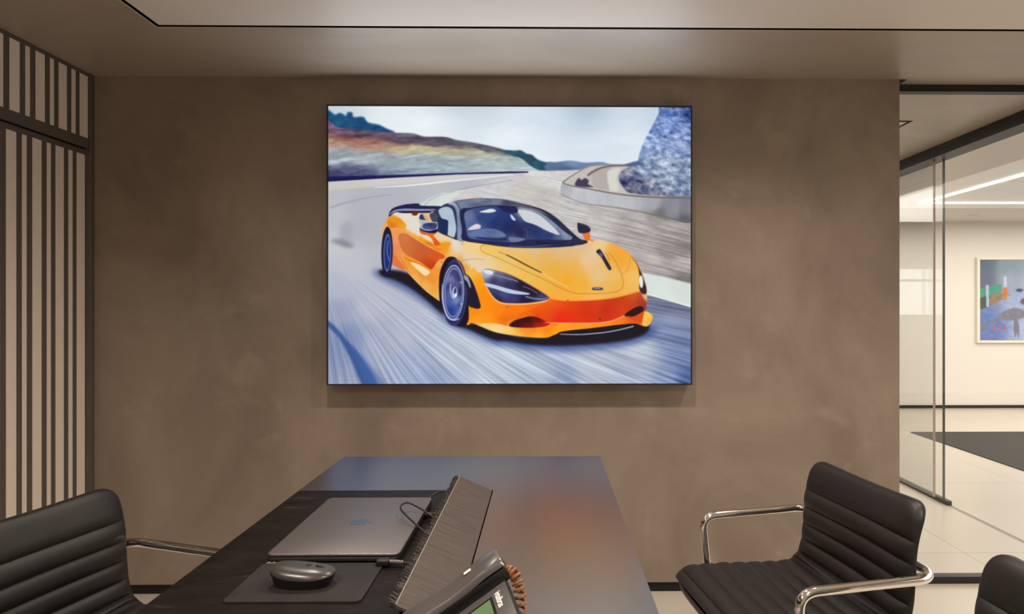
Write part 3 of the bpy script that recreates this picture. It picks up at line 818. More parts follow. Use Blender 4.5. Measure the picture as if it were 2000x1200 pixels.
    C.fill(E1((1015, 640), (1080, 690), (1200, 750), (1350, 802), (1440, 820), (1440, 800), (1300, 770), (1150, 710)), (34, 36, 66), 0.3)
    # pillar and roof
    C.fill(E1((1190, 195), (1320, 160), (1380, 270), (1415, 480), (1440, 810), (1350, 795), (1345, 600), (1330, 340), (1280, 235)), C.field(cf(E1, (1250, 190, (160, 172, 192)), (1340, 260, (128, 142, 172)), (1385, 500, (112, 128, 164)), (1400, 700, (128, 144, 178)))), 0.4)
    C.fill(E2((-40, 100), (120, 72), (300, 56), (620, 62), (850, 102), (1150, 178), (1310, 240), (1460, 340), (1610, 480), (1730, 590), (1790, 650), (1690, 640), (1560, 500), (1390, 350), (1250, 250), (1100, 195), (900, 162), (600, 150), (400, 155), (200, 185), (55, 225), (20, 160)),
           C.field(cf(E2, (60, 120, (112, 126, 154)), (300, 85, (134, 146, 168)), (600, 95, (112, 124, 150)), (300, 140, (64, 74, 108)), (700, 135, (56, 64, 98)), (900, 130, (70, 80, 108)), (1100, 175, (52, 58, 88)), (1300, 250, (40, 44, 70)), (1600, 490, (38, 42, 66)))), 0.4)
    C.stroke(E2((0, 96), (120, 74), (300, 58), (620, 64), (850, 104)), 0.8, (50, 58, 84), 0.3)
    C.stroke(E2((440, 62), (500, 80), (495, 100), (380, 105)), 0.8, (60, 70, 96), 0.3)
    C.stroke(E1((1320, 165), (1380, 270), (1415, 480), (1440, 810)), 1.4, (46, 54, 88), 0.3)
    # windscreen
    C.fill(E2((52, 232), (200, 188), (400, 156), (600, 150), (900, 165), (1100, 200), (1250, 258), (1400, 352), (1560, 495), (1700, 620), (1780, 650), (1890, 668), (1880, 705), (1700, 740), (1400, 762), (1000, 768), (700, 752), (400, 712), (95, 660), (80, 500)), (30, 34, 76), 0.4)
    C.fill(E2((118, 270), (240, 205), (420, 172), (600, 165), (900, 178), (1000, 190), (1150, 222), (1260, 282), (1400, 390), (1560, 530), (1700, 640), (1500, 655), (1100, 650), (850, 690), (650, 685), (300, 652), (175, 615), (135, 450)),
           C.field(cf(E2, (180, 320, (104, 116, 156)), (250, 420, (80, 96, 146)), (350, 330, (40, 62, 118)), (330, 215, (60, 76, 124)), (500, 300, (44, 66, 122)), (560, 400, (28, 48, 106)), (700, 330, (32, 52, 112)), (760, 450, (22, 34, 88)), (900, 560, (26, 30, 72)), (1050, 480, (32, 46, 100)), (1150, 560, (26, 46, 102)), (1350, 580, (30, 52, 108)),
                      (1000, 215, (138, 154, 172)), (1250, 300, (120, 138, 158)), (1420, 430, (132, 150, 170)), (1560, 560, (136, 154, 172)), (1640, 630, (120, 138, 160)), (1480, 620, (70, 90, 130)), (600, 640, (56, 70, 118)), (850, 650, (74, 90, 132)), (1100, 640, (56, 68, 110)), (250, 620, (80, 96, 146)))), 0.5)
    C.fill(E2((885, 222), (1050, 232), (1190, 288), (1330, 398), (1495, 575), (1350, 540), (1150, 440), (1000, 388), (940, 320)), (206, 208, 214), 0.6)
    C.fill(E2((335, 252), (400, 228), (510, 203), (575, 236), (480, 262)), (218, 222, 226), 0.5)
    C.fill(E2((600, 160), (850, 175), (890, 230), (870, 262), (740, 262), (660, 225)), (24, 30, 78), 0.5)
    C.fill(E2((165, 500), (250, 440), (300, 424), (352, 450), (340, 490), (270, 505), (200, 512)), (216, 208, 216), 0.4)
    C.fill(E2((170, 570), (280, 520), (420, 490), (560, 500), (690, 560), (705, 610), (560, 620), (350, 610), (200, 600)), C.field(cf(E2, (300, 540, (96, 116, 162)), (500, 520, (86, 104, 150)), (650, 590, (100, 118, 158)))), 0.6)
    C.fill(E2((300, 615), (560, 640), (710, 630), (720, 665), (500, 660), (320, 640)), (34, 42, 90), 0.6)
    C.fill(E2((760, 620), (900, 625), (1000, 645), (900, 680), (790, 680)), (104, 122, 156), 0.6)
    C.fill(E2((780, 290), (810, 300), (860, 365), (840, 375), (800, 350)), (200, 212, 226), 0.5)
    C.stroke(E2((960, 490), (1010, 510), (1025, 560), (1025, 620)), 0.8, (120, 84, 96), 0.3)
    C.stroke(E2((760, 745), (1000, 755), (1300, 735), (1650, 690)), 1.2, (120, 126, 156), 0.4, 0.8)
    C.stroke(E2((90, 655), (400, 712), (700, 752), (1000, 768), (1400, 762), (1700, 740)), 1.2, (40, 30, 50), 0.4)
    C.stroke(E2((1150, 690), (1400, 715), (1640, 690)), (3, 3, 1), (20, 20, 46), 0.4)
    C.stroke(E2((1100, 180), (1260, 240), (1400, 335), (1560, 475), (1700, 600), (1800, 655)), (1.4, 2.2, 2.6, 3.4), (30, 32, 56), 0.4)
    C.fill(E2((1680, 620), (1780, 645), (1890, 665), (1880, 700), (1790, 725), (1690, 700)), (38, 38, 64), 0.5)
    # mirrors
    C.fill(E1((715, 640), (850, 690), (995, 690), (950, 735), (1060, 865), (1030, 895), (965, 892), (930, 812), (860, 735), (745, 705)), C.field(cf(E1, (760, 670, (222, 96, 44)), (900, 730, (232, 104, 20)), (1000, 850, (222, 84, 20)))), 0.4)
    C.fill(E1((730, 590), (745, 540), (800, 512), (990, 502), (1018, 540), (1012, 640), (960, 685), (860, 670), (740, 630)), (152, 160, 190), 0.4)
    C.fill(E1((800, 530), (985, 522), (1000, 590), (940, 630), (790, 618), (765, 580)), C.field(cf(E1, (880, 545, (24, 26, 66)), (860, 600, (84, 98, 160)), (970, 560, (60, 66, 110)))), 0.4)
    C.fill(E1((715, 600), (760, 632), (880, 652), (1012, 622), (1008, 668), (960, 690), (860, 688), (730, 645)), (18, 18, 46), 0.4)
    C.fill(E5((270, 112), (335, 108), (342, 178), (300, 182)), (240, 112, 34), 0.4)
    C.fill(E5((225, 28), (245, 24), (312, 44), (346, 75), (335, 112), (240, 116)), (34, 34, 58), 0.4)
    C.stroke(E5((245, 30), (312, 48), (340, 80)), 1, (96, 100, 130), 0.3)
    C.stroke(E5((310, 180), (345, 185), (378, 196)), 1.6, (200, 110, 30), 0.4)
    # wheels
    C.ell(754.8, 492, 11.2, 49, (20, 20, 52), 0.02, 0.5)
    C.ell(755.4, 494, 7.6, 37, (92, 112, 176), 0.02, 0.6)
    C.ell(755.6, 494, 5.8, 33, (24, 42, 104), 0.02, 0.8)
    C.stroke([(757, 470), (755, 490), (759, 510)], 1.8, (100, 122, 186), 0.6)
    arch = E3((890, 645), (880, 400), (900, 210), (975, 50), (1050, 10), (1130, 40), (1200, 170), (1240, 300), (1290, 450), (1300, 700), (1290, 940), (1150, 1000), (1000, 900), (930, 780))
    C.fill(arch, (20, 12, 30), 0.5)
    C.ell(886.5, 571.5, 25.0, 66, (48, 52, 104), 0.03, 0.6)
    C.ell(885.2, 572.5, 22.6, 60, (28, 32, 78), 0.03, 0.8)
    C.ell(884.0, 572, 21.2, 54.5, (176, 184, 218), 0.03, 0.4)
    C.ell(884.0, 572, 19.4, 52, (58, 66, 122), 0.03, 0.4)
    C.ell(884.4, 572, 17.6, 48.5, (150, 158, 206), 0.03, 0.4)
    wf = C.field(cf(E3, (1100, 250, (60, 62, 116)), (1050, 330, (128, 130, 172)), (1160, 300, (44, 44, 92)), (1050, 480, (110, 122, 176)), (1120, 400, (84, 88, 140)), (1190, 500, (30, 30, 74)), (1050, 600, (70, 86, 150)), (1130, 640, (150, 170, 212)), (1100, 720, (60, 90, 166)), (1130, 800, (76, 112, 186)), (1060, 770, (20, 44, 120)), (1190, 680, (26, 30, 84)), (1020, 450, (34, 40, 96)), (1090, 830, (30, 60, 140))))
    C.ell(884.6, 572, 16.2, 46.5, wf, 0.03, 0.5)
    C.stroke(E3((1050, 400), (1040, 480), (1060, 580), (1100, 620)), 2.0, (178, 186, 220), 0.5)
    C.ell(886.8, 572, 5.2, 11, (184, 196, 226), 0.1, 0.6)
    C.ell(887.6, 569, 2.6, 6.5, (52, 56, 100), 0.1, 0.5)
    C.ell(888.6, 577, 2.4, 4, (226, 236, 244), 0.1, 0.6)
    for (a, b) in (((1180, 370), (1215, 385)), ((1180, 680), (1215, 690))):
        C.stroke(E3(a, b), 2, (180, 188, 212), 0.4)
    C.stroke(E3((930, 400), (925, 520), (940, 680), (1000, 860), (1090, 915), (1170, 890)), (1, 2, 2.2, 2.6, 1.6), (196, 204, 230), 0.5)
    C.fill(E3((1230, 265), (1300, 285), (1380, 420), (1470, 700), (1440, 752), (1380, 745), (1300, 700), (1292, 500), (1250, 380)), (28, 20, 44), 0.4)
    C.fill(E3((1235, 275), (1290, 300), (1330, 420), (1320, 460), (1280, 370), (1240, 330)), (150, 156, 172), 0.7)
    C.stroke(E3((1130, 30), (1200, 160), (1245, 290)), 1.4, (222, 140, 60), 0.4)
    C.stroke(E3((1195, 70), (1300, 50), (1420, 42), (1527, 55)), 0.7, (150, 120, 96), 0.3)
    C.ell(861.3, 512.5, 1.2, 1, (80, 40, 30))
    # lamps
    hl = E4((118, 345), (150, 322), (230, 330), (400, 375), (560, 450), (750, 560), (868, 640), (820, 668), (650, 696), (450, 702), (320, 685), (230, 615), (152, 480), (122, 400))
    C.stroke(E4((150, 480), (230, 625), (320, 695), (450, 712), (650, 706), (820, 678), (872, 645)), 2.2, (250, 202, 130), 0.4)
    C.fill(hl, C.field(cf(E4, (200, 350, (190, 194, 222)), (300, 380, (110, 108, 146)), (400, 420, (84, 82, 122)), (250, 440, (56, 52, 92)), (400, 480, (44, 40, 84)), (550, 480, (30, 22, 46)), (700, 560, (30, 20, 42)), (450, 640, (54, 54, 104)), (350, 600, (70, 76, 124)), (300, 660, (34, 30, 72)), (600, 660, (28, 24, 66)), (780, 640, (60, 66, 110)))), 0.4)
    C.fill(E4((150, 475), (250, 495), (450, 550), (640, 590), (610, 606), (430, 592), (260, 540), (168, 512)), (190, 202, 224), 0.5)
    C.fill(E4((130, 345), (160, 330), (230, 345), (235, 375), (180, 375)), (224, 228, 242), 0.7)
    C.stroke(E4((240, 375), (360, 410), (480, 445), (520, 465)), (2, 2.4, 1), (156, 152, 184), 0.6)
    for k in range(9):
        C.stroke(E4((250 + k * 26, 352 + k * 8), (258 + k * 26, 385 + k * 8)), 0.8, (40, 34, 66), 0.3)
    C.stroke(E4((570, 510), (660, 545), (740, 590)), 0.9, (160, 166, 190), 0.3)
    C.stroke(E4((600, 625), (700, 650), (800, 655), (850, 645)), (2, 2, 1), (140, 156, 196), 0.5)
    C.stroke(E4((150, 320), (230, 328), (400, 372), (560, 446), (750, 556), (868, 638)), 0.8, (110, 30, 20), 0.3)
    C.fill(E5((798, 440), (830, 500), (855, 570), (876, 640), (872, 692), (832, 688), (808, 640), (812, 540)), (52, 34, 40), 0.4)
    C.ell(1080 + 826 / 4.8, 430 + 578 / 4.8, 3.8, 12.5, (226, 232, 236), -0.06, 0.4)
    C.stroke(E5((720, 330), (780, 400), (812, 480)), (0.6, 1.6, 2), (150, 60, 20), 0.4)
    # bonnet vents and shut lines
    C.fill(E5((403, 300), (420, 274), (446, 280), (500, 370), (540, 440), (542, 465), (514, 460), (450, 350)), (36, 32, 60), 0.4)
    C.ell(1080 + 448 / 4.8, 430 + 325 / 4.8, 3, 5, (84, 92, 140), -0.5, 0.8)
    C.stroke(E5((490, 305), (515, 345), (530, 380)), 1.6, (216, 120, 50), 0.5)
    C.stroke(E4((385, 158), (500, 215), (640, 290), (780, 358)), (2, 2.6, 2.6, 2), (72, 52, 36), 0.4)
    C.stroke(E4((295, 125), (385, 158)), 0.9, (140, 100, 60), 0.3)
    C.stroke(E4((800, 372), (930, 450), (1080, 520)), 1.6, (246, 206, 130), 0.7)
    shut = E4((150, 55), (112, 58), (100, 90), (130, 130), (300, 200), (600, 340), (860, 460), (1000, 535)) + E5((0, 610), (100, 652), (200, 686), (350, 691), (500, 686), (600, 668), (650, 630), (655, 560), (620, 460), (560, 350), (515, 305))
    C.stroke(shut, 0.75, (146, 98, 40), 0.3)
    C.stroke(E5((720, 350), (712, 420), (685, 480), (640, 500)), 0.7, (190, 124, 50), 0.3)
    C.stroke(E1((1455, 835), (1410, 890)), 0.7, (140, 110, 80), 0.3)
    # nose badge
    C.fill(E5((362, 645), (380, 632), (448, 632), (468, 648), (460, 657), (375, 658)), (72, 64, 84), 0.3)
    C.stroke(E5((385, 641), (440, 640)), 1.2, (206, 206, 214), 0.3)
    # bumper
    C.stroke(E5((-60, 725), (0, 742), (150, 757), (400, 747), (600, 722), (800, 672)), (1, 2, 2, 1.2), (248, 170, 90), 0.6, 0.8)
    C.fill(E4((420, 938), (480, 892), (620, 852), (720, 856), (820, 900), (870, 935), (800, 966), (650, 978), (450, 968)), C.field(cf(E4, (480, 930, (52, 6, 14)), (620, 890, (44, 4, 12)), (740, 890, (80, 6, 10)), (620, 950, (120, 14, 10)), (820, 930, (196, 24, 8)), (740, 950, (190, 30, 8)))), 0.7)
    C.stroke(E4((430, 930), (490, 888), (620, 850)), 0.9, (224, 130, 70), 0.4)
    C.fill(E5((668, 892), (750, 832), (820, 808), (848, 828), (838, 862), (760, 905), (720, 912)), (44, 10, 16), 0.5)
    C.fill(E5((690, 900), (760, 912), (838, 868), (855, 880), (835, 965), (750, 940)), (216, 74, 12), 0.8)
    C.stroke(E5((-80, 962), (0, 968), (200, 970), (400, 968), (550, 948), (668, 898)), (1, 1.4, 1.4, 1.2), (248, 190, 150), 0.4)
    C.fill(E5((852, 880), (872, 862), (925, 892), (932, 920), (912, 965), (870, 998), (836, 975)), C.field(cf(E5, (860, 900, (240, 190, 90)), (900, 900, (248, 210, 70)), (880, 960, (250, 186, 90)), (920, 930, (244, 160, 40)))), 0.4)
    C.fill(E5((40, 1075), (90, 1046), (400, 1012), (600, 986), (760, 974), (800, 990), (700, 1030), (400, 1085), (200, 1098), (60, 1095)), (20, 14, 22), 0.5)
    C.stroke(E5((55, 1072), (250, 1076), (450, 1060), (600, 1036), (755, 998)), (1.4, 2, 2, 2.4), (176, 184, 206), 0.4)
    for q in E4((400, 745)) + E5((135, 755)):
        C.ell(q[0], q[1], 2.6, 1.6, (206, 90, 20), 0, 0.5)
    q = E5((438, 930))[0]
    C.ell(q[0], q[1], 1.4, 1.8, (60, 10, 10), 0, 0.3)
    return C.result()


def paint_showroom():
    C = Canvas(0, 0, 300, 164)
    X, Y = C.X, C.Y
    C.img[:] = C.field([(10, 5, (104, 118, 126)), (60, 10, (150, 162, 168)), (150, 8, (176, 186, 190)), (280, 10, (150, 160, 170)), (10, 40, (120, 122, 140)), (60, 40, (176, 184, 196)), (120, 50, (206, 214, 232)), (220, 50, (190, 200, 224)),
                        (20, 130, (120, 140, 190)), (80, 100, (190, 196, 226)), (150, 110, (206, 210, 236)), (250, 110, (200, 204, 232)), (10, 155, (128, 138, 196)), (100, 155, (196, 204, 232)), (250, 155, (180, 188, 220))], 4, 14)
    C.fill([(0, 60), (45, 48), (45, 64), (0, 78)], (92, 170, 138), 0.6, False)
    C.fill([(0, 80), (22, 74), (22, 92), (0, 100)], (92, 100, 84), 0.8)
    C.fill([(22, 74), (44, 66), (46, 80), (22, 92)], (170, 140, 110), 1.2)
    C.fill([(13, 52), (19, 50), (20, 96), (14, 96)], (196, 206, 226), 0.6, False)
    C.fill([(48, 58), (56, 56), (57, 74), (50, 80)], (230, 136, 62), 0.8)
    C.fill([(50, 34), (56, 34), (56, 56), (50, 56)], (214, 222, 240), 0.6, False)
    for k, (cx, cy, s) in enumerate(((82, 62, 7), (100, 60, 9), (125, 58, 8), (150, 62, 11), (190, 60, 10), (235, 64, 12), (270, 60, 9))):
        C.ell(cx, cy, s, s * 0.5, (84, 84, 112), 0, 1.0)
    C.ell(98, 84, 15, 7, (122, 98, 92), -0.1, 1.0)
    C.ell(180, 92, 30, 12, (150, 60, 52), 0, 1.0)
    C.ell(240, 112, 36, 15, (80, 92, 120), 0, 1.0)
    C.fill([(40, 116), (52, 104), (72, 98), (92, 104), (94, 116), (76, 122), (50, 124)], (146, 140, 146), 0.8)
    C.fill([(70, 126), (74, 118), (80, 126), (82, 146), (80, 160), (76, 150), (74, 160), (70, 145)], (148, 136, 146), 0.7)
    C.fill([(0, 138), (30, 124), (44, 116), (40, 122), (20, 134), (0, 146)], (150, 140, 140), 0.8)
    for cx in (30, 40, 52):
        C.ell(cx, 140, 3, 5, (190, 120, 140), 0, 1.0)
    n = fbm(X / 5, Y / 4, 91)
    C.img += (n[..., None] - 0.5) * np.where(Y > 60, 34, 12)[..., None]
    return C.result()


def picture_mesh(name, img, x0, x1, z0, z1, yy, m, parent, off):
    """one flat sheet facing -Y whose point colours are the picture"""
    h, w = img.shape[:2]
    xs = np.linspace(x0, x1, w) - off[0]
    zs = np.linspace(z1, z0, h) - off[2]
    gx, gz = np.meshgrid(xs, zs)
    co = np.stack([gx, np.full_like(gx, yy - off[1]), gz], -1).reshape(-1, 3)
    idx = np.arange(h * w).reshape(h, w)
    q = np.stack([idx[1:, :-1], idx[1:, 1:], idx[:-1, 1:], idx[:-1, :-1]], -1).reshape(-1, 4)
    me = bpy.data.meshes.new(name)
    me.vertices.add(len(co))
    me.vertices.foreach_set('co', co.astype(np.float32).ravel())
    me.loops.add(q.size)
    me.loops.foreach_set('vertex_index', q.astype(np.int32).ravel())
    me.polygons.add(len(q))
    me.polygons.foreach_set('loop_start', np.arange(0, q.size, 4, dtype=np.int32))
    me.update(calc_edges=True)
    a = me.color_attributes.new('picture', 'FLOAT_COLOR', 'POINT')
    c = img.reshape(-1, 3) / 255
    lin = np.where(c <= 0.04045, c / 12.92, ((c + 0.055) / 1.055) ** 2.4)
    a.data.foreach_set('color', np.concatenate([lin, np.ones((len(lin), 1))], 1).astype(np.float32).ravel())
    me.materials.append(m)
    o = bpy.data.objects.new(name, me)
    COL.objects.link(o)
    o.parent = parent
    return o


# ------------------------------------------------------------------ the lit wall screen
SX0, SX1, SZ0, SZ1, SY = -0.8862, 0.6068, 0.8806, 2.0254, 2.575
scr = thing('wall_screen', 'large lit wall screen showing an orange sports car on a race track', 'screen', ((SX0 + SX1) / 2, 2.645, SZ0))
off = scr.location.copy()
bm = bmesh.new()
b_ = 0.0055
add_box(bm, (SX0 + b_, SY + 0.006, SZ0 + b_), (SX1 - b_, 2.645, SZ1 - b_))
obj('housing', bm, M['black'], scr, mtx=Matrix.Translation(-off))
bm = bmesh.new()
for lo, hi in (((SX0, SY, SZ0), (SX0 + b_, 2.644, SZ1)), ((SX1 - b_, SY, SZ0), (SX1, 2.644, SZ1)), ((SX0 + b_, SY, SZ0), (SX1 - b_, 2.644, SZ0 + b_)), ((SX0 + b_, SY, SZ1 - b_), (SX1 - b_, 2.644, SZ1))):
    add_box(bm, lo, hi)
obj('frame', bm, M['black'], scr, mtx=Matrix.Translation(-off))
picture_mesh('display', paint_car(), SX0 + b_, SX1 - b_, SZ0 + b_, SZ1 - b_, SY + 0.004, picture_mat('lit_car_picture', 1.0), scr, off)

lamp('added_ceiling_wash', 'AREA', ((SX0 + SX1) / 2, SY - 0.04, 1.87), 2.8, (0.90, 0.95, 1.0), (R(-135), 0, 0), shape='RECTANGLE', size=SX1 - SX0 - 0.06, size_y=0.08)  # unseen lamp added in front of the screen, tilted up to brighten the ceiling

# ------------------------------------------------------------------ showroom television and ceiling lights
tv = thing('television', 'lit television in a cream frame on the far white showroom wall', 'television', (6.03, 7.42, 0.774))
off = tv.location.copy()
bm = bmesh.new()
for lo, hi in (((5.12, 7.385, 0.774), (5.155, 7.42, 1.79)), ((6.905, 7.385, 0.774), (6.94, 7.42, 1.79)), ((5.155, 7.385, 0.774), (6.905, 7.42, 0.805)), ((5.155, 7.385, 1.759), (6.905, 7.42, 1.79))):
    add_box(bm, lo, hi, 0.004, 1)
obj('frame', bm, mat('cream_frame', (0.84, 0.79, 0.68), 0.5), tv, mtx=Matrix.Translation(-off))
bm = bmesh.new()
add_box(bm, (5.155, 7.402, 0.805), (6.905, 7.42, 1.759))
obj('housing', bm, M['black'], tv, mtx=Matrix.Translation(-off))
picture_mesh('display', paint_showroom(), 5.158, 6.902, 0.808, 1.756, 7.400, picture_mat('lit_showroom_picture', 0.95), tv, off)

LED = emit('warm_white_led', (1.0, 0.93, 0.82), 9.0)
LEDD = emit('warm_white_downlight', (1.0, 0.95, 0.86), 6.0)
ll = thing('linear_light', 'glowing linear ceiling light bent to a corner in the showroom', 'ceiling light', (3.66, 6.07, 2.213))
for lo, hi in (((0, -0.02, -0.006), (4.6, 0.02, 0.0)), ((-0.02, -6.0, -0.006), (0.02, 0.02, 0.0))):
    bm = bmesh.new()
    add_box(bm, lo, hi, 0.001, 1)
    obj('light_bar', bm, LED, ll)
dl = None
for (x, y_, lab) in ((3.82, 5.10, 'round recessed downlight inside the corner of the glowing linear light'), (4.76, 6.93, 'round recessed downlight farthest back, beyond the glowing linear light, near the white wall'), (4.73, 6.35, 'round recessed downlight just behind the glowing linear light at the right edge')):
    if dl is None:
        dl = thing('downlight', lab, 'ceiling light', (x, y_, 2.215), 0, 'showroom downlights')
        bm = bmesh.new()
        add_lathe(bm, [(0.060, -0.006), (0.068, -0.004), (0.07, 0.0), (0.055, 0.0), (0.055, -0.004)], 28)
        obj('ring', bm, M['white_panel'], dl, 40)
        bm = bmesh.new()
        add_lathe(bm, [(0.055, -0.0045), (0.055, -0.001)], 28)
        obj('lens', bm, LEDD, dl, 40)
    else:
        dup(dl, (x, y_, 2.215), 0, lab)

# ------------------------------------------------------------------ the table
TZ = 0.74
TX0, TX1, TY0, TY1 = -0.616, 0.172, 0.22, 1.940
HX, LX, FY = -0.1295, -0.2125, 1.5825      # flap hinge, flap free edge, end of the inlay
table = thing('conference_table', 'dark conference table with glossy top, cable flap and slate inlay', 'table', (-0.22, 1.08, 0))
T = Matrix.Translation(-table.location)
M['gloss'] = noise_color(mat('glossy_dark_top', (0.03, 0.026, 0.024), 0.275, spec=1.0, IOR=2.35), (0.015, 0.0115, 0.0095), (0.018, 0.014, 0.0115), 6, 3, (10, 0.6, 1), 0.3, 0.7)
M['slate'] = noise_color(mat('slate_leather_inlay', (0.02, 0.017, 0.015), 0.42, spec=0.14), (0.004, 0.003, 0.0022), (0.012, 0.009, 0.007), 7, 8, (1, 2.6, 1), 0.3, 0.75, 0.5, 24, 0.8, (0.34, 0.6))
add_speckle(M['slate'], (0.075, 0.063, 0.055), 9, 0.62, 0.6, (0.8, 3.0, 1))
M['wood'] = noise_color(mat('brown_grey_wood_flap', (0.1, 0.08, 0.07), 0.5, spec=0.35), (0.050, 0.038, 0.032), (0.084, 0.067, 0.058), 9, 7, (1.2, 16, 1.2), 0.32, 0.7, 0.15, 30)
bm = bmesh.new()
th = 0.03
add_prism(bm, [(HX + 0.0015, TY0), (TX1, TY0), (TX1, TY1), (TX0 + 0.001, TY1), (TX0 + 0.001, FY + 0.0012), (HX + 0.0015, FY + 0.0012)], TZ - th, TZ)
obj('tabletop', bm, M['gloss'], table, mtx=T)
bm = bmesh.new()
add_box(bm, (TX0, TY0, TZ - th), (LX - 0.004, FY - 0.0008, TZ), 0.0015, 1)
obj('inlay', bm, M['slate'], table, label='dark slate-like inlay on the left half of the tabletop', mtx=T)
bm = bmesh.new()
add_box(bm, (LX - 0.004, TY0, 0.64), (HX, FY, 0.646))
add_box(bm, (LX - 0.008, TY0, 0.64), (LX - 0.004, FY, TZ - th))
add_box(bm, (HX, TY0, 0.64), (HX + 0.004, FY, TZ - th))
add_box(bm, (LX - 0.004, FY - 0.004, 0.646), (HX, FY, TZ - th))
obj('cable_tray', bm, M['rubber'], table, mtx=T)
# open flap, hinged at its right edge
FY0 = 0.90
flap_len = HX - LX
tilt = math.atan2(0.037, flap_len)
Lf = math.hypot(0.037, flap_len)
FM = Matrix.Translation((HX, 0, TZ - 0.001)) @ Matrix.Rotation(tilt, 4, 'Y')
bm = bmesh.new()
add_box(bm, (-Lf, FY0, -0.006), (-0.001, FY, 0.0), 0.0008, 1, FM)
flap = obj('cable_flap', bm, M['wood'], table, label='brown-grey wood-grain cable flap, tilted open along its left edge', mtx=T)
bm = bmesh.new()
rng = random.Random(3)
yy = FY0
while yy < FY - 0.002:
    w = 0.0016 + rng.random() * 0.0016
    tip = rng.random()
    p0 = FM @ Vector((-Lf + 0.002, yy, -0.002))
    p1 = FM @ Vector((-Lf - 0.0085 - 0.0045 * tip, yy + rng.uniform(-0.002, 0.002), -0.007 + 0.008 * rng.random()))
    d = 0.0011
    for dz, dx in ((0, 0), (-0.004, 0.002)):
        a = [bm.verts.new(p0 + Vector((dx, k * w, dz + s * d))) for k in (0, 1) for s in (0, 1)]
        b = [bm.verts.new(p1 + Vector((dx, k * w * 0.8, dz + s * d))) for k in (0, 1) for s in (0, 1)]
        for q in ((0, 1, 3, 2), ):
            bm.faces.new([a[i] for i in q])
            bm.faces.new([b[i] for i in q[::-1]])
        for i, j in ((0, 1), (1, 3), (3, 2), (2, 0)):
            bm.faces.new((a[i], a[j], b[j], b[i]))
    yy += w * 0.82
add_box(bm, (-Lf - 0.007, FY0, -0.0065), (-Lf + 0.001, FY, -0.0015), 0, 1, FM)
brush_mat = noise_color(mat('brush_bristles', (0.02, 0.018, 0.015), 0.7), (0.005, 0.004, 0.0035), (0.065, 0.050, 0.038), 160, 3, (1, 1, 1), 0.4, 0.72)
obj('brush_strip', bm, brush_mat, flap, label='ragged brown-black bristle strip')
bm = bmesh.new()
add_box(bm, (-Lf, FY0, 0.0), (-Lf + 0.0018, FY, 0.0008), 0, 1, FM)
obj('edge_trim', bm, mat('pale_edge', (0.22, 0.18, 0.15), 0.5), flap, mtx=T)
# the rest of the flap run lies shut
bm = bmesh.new()
add_box(bm, (LX - 0.003, TY0, TZ - 0.007), (HX - 0.001, FY0 - 0.003, TZ - 0.0005), 0.0008, 1)
obj('cable_flap', bm, M['wood'], table, mtx=T)
for xx in (TX0 + 0.06, TX1 - 0.10):
    for y_ in (TY0 + 0.12, TY1 - 0.2):
        bm = bmesh.new()
        add_box(bm, (xx, y_, 0), (xx + 0.05, y_ + 0.05, TZ - th), 0.002, 1)
        obj('leg', bm, M['black'], table, mtx=T)
bm = bmesh.new()
for xx in (TX0 + 0.068, TX1 - 0.092):
    add_box(bm, (xx, TY0 + 0.17, TZ - th - 0.05), (xx + 0.034, TY1 - 0.2, TZ - th), 0.002, 1)
obj('frame_rail', bm, M['black'], table, mtx=T)
for o in list(flap.children):     # the flap's own pieces carry table coordinates
    if o.name.startswith('brush_strip'):
        o.data.transform(T)

# ------------------------------------------------------------------ laptop, mat, mouse
lap = thing('laptop', 'closed dark grey laptop lying on the table inlay', 'laptop', (-0.3795, 1.3015, TZ))
LW, LDp = 0.2385, 0.336
x0, x1, y0, y1 = -LW / 2, LW / 2, -LDp / 2, LDp / 2
M['alu'] = mat('space_grey_aluminium', (0.22, 0.20, 0.197), 0.42, 0.85)


def slab(bm, x0, y0, x1, y1, r, z0, z1, ch):
    n = 8
    loops = []
    for ins, z in ((ch, z0), (0, z0 + ch), (0, z1 - ch), (ch * 0.35, z1 - ch * 0.3), (ch, z1)):
        loops.append([bm.verts.new((x, y, z)) for x, y in rrect(x0 + ins, y0 + ins, x1 - ins, y1 - ins, max(r - ins, 0.0008), n)])
    for a, b in zip(loops, loops[1:]):
        for k in range(len(a)):
            bm.faces.new((a[k], a[(k + 1) % len(a)], b[(k + 1) % len(a)], b[k]))
    bm.faces.new(loops[0][::-1])
    bm.faces.new(loops[-1])


bm = bmesh.new()
slab(bm, x0, y0, x1, y1, 0.012, 0.0015, 0.0115, 0.003)
lb = obj('base', bm, mat('dark_grey_aluminium', (0.06, 0.054, 0.05), 0.4, 0.8), lap, 35)
for px_, w_ in ((-0.085, 0.026), (0.058, 0.008), (0.076, 0.010)):
    bm = bmesh.new()
    add_prism(bm, rrect(px_ - w_ / 2, -0.0016, px_ + w_ / 2, 0.0016, 0.0015, 4), 0, 0.0006)
    obj('port', bm, M['rubber'], lb, mtx=Matrix.Translation((0, y0 - 0.0003, 0.0068)) @ Matrix.Rotation(R(90), 4, 'X'))
for fx in (x0 + 0.02, x1 - 0.02):
    for fy in (y0 + 0.03, y1 - 0.03):
        bm = bmesh.new()
        add_lathe(bm, [(0.007, 0.0), (0.007, 0.002)], 16, Matrix.Translation((fx, fy, 0)))
        obj('rubber_foot', bm, M['rubber'], lb)
bm = bmesh.new()
slab(bm, x0, y0, x1, y1, 0.012, 0.0122, 0.0168, 0.0014)
lid = obj('lid', bm, M['alu'], lap, 35)
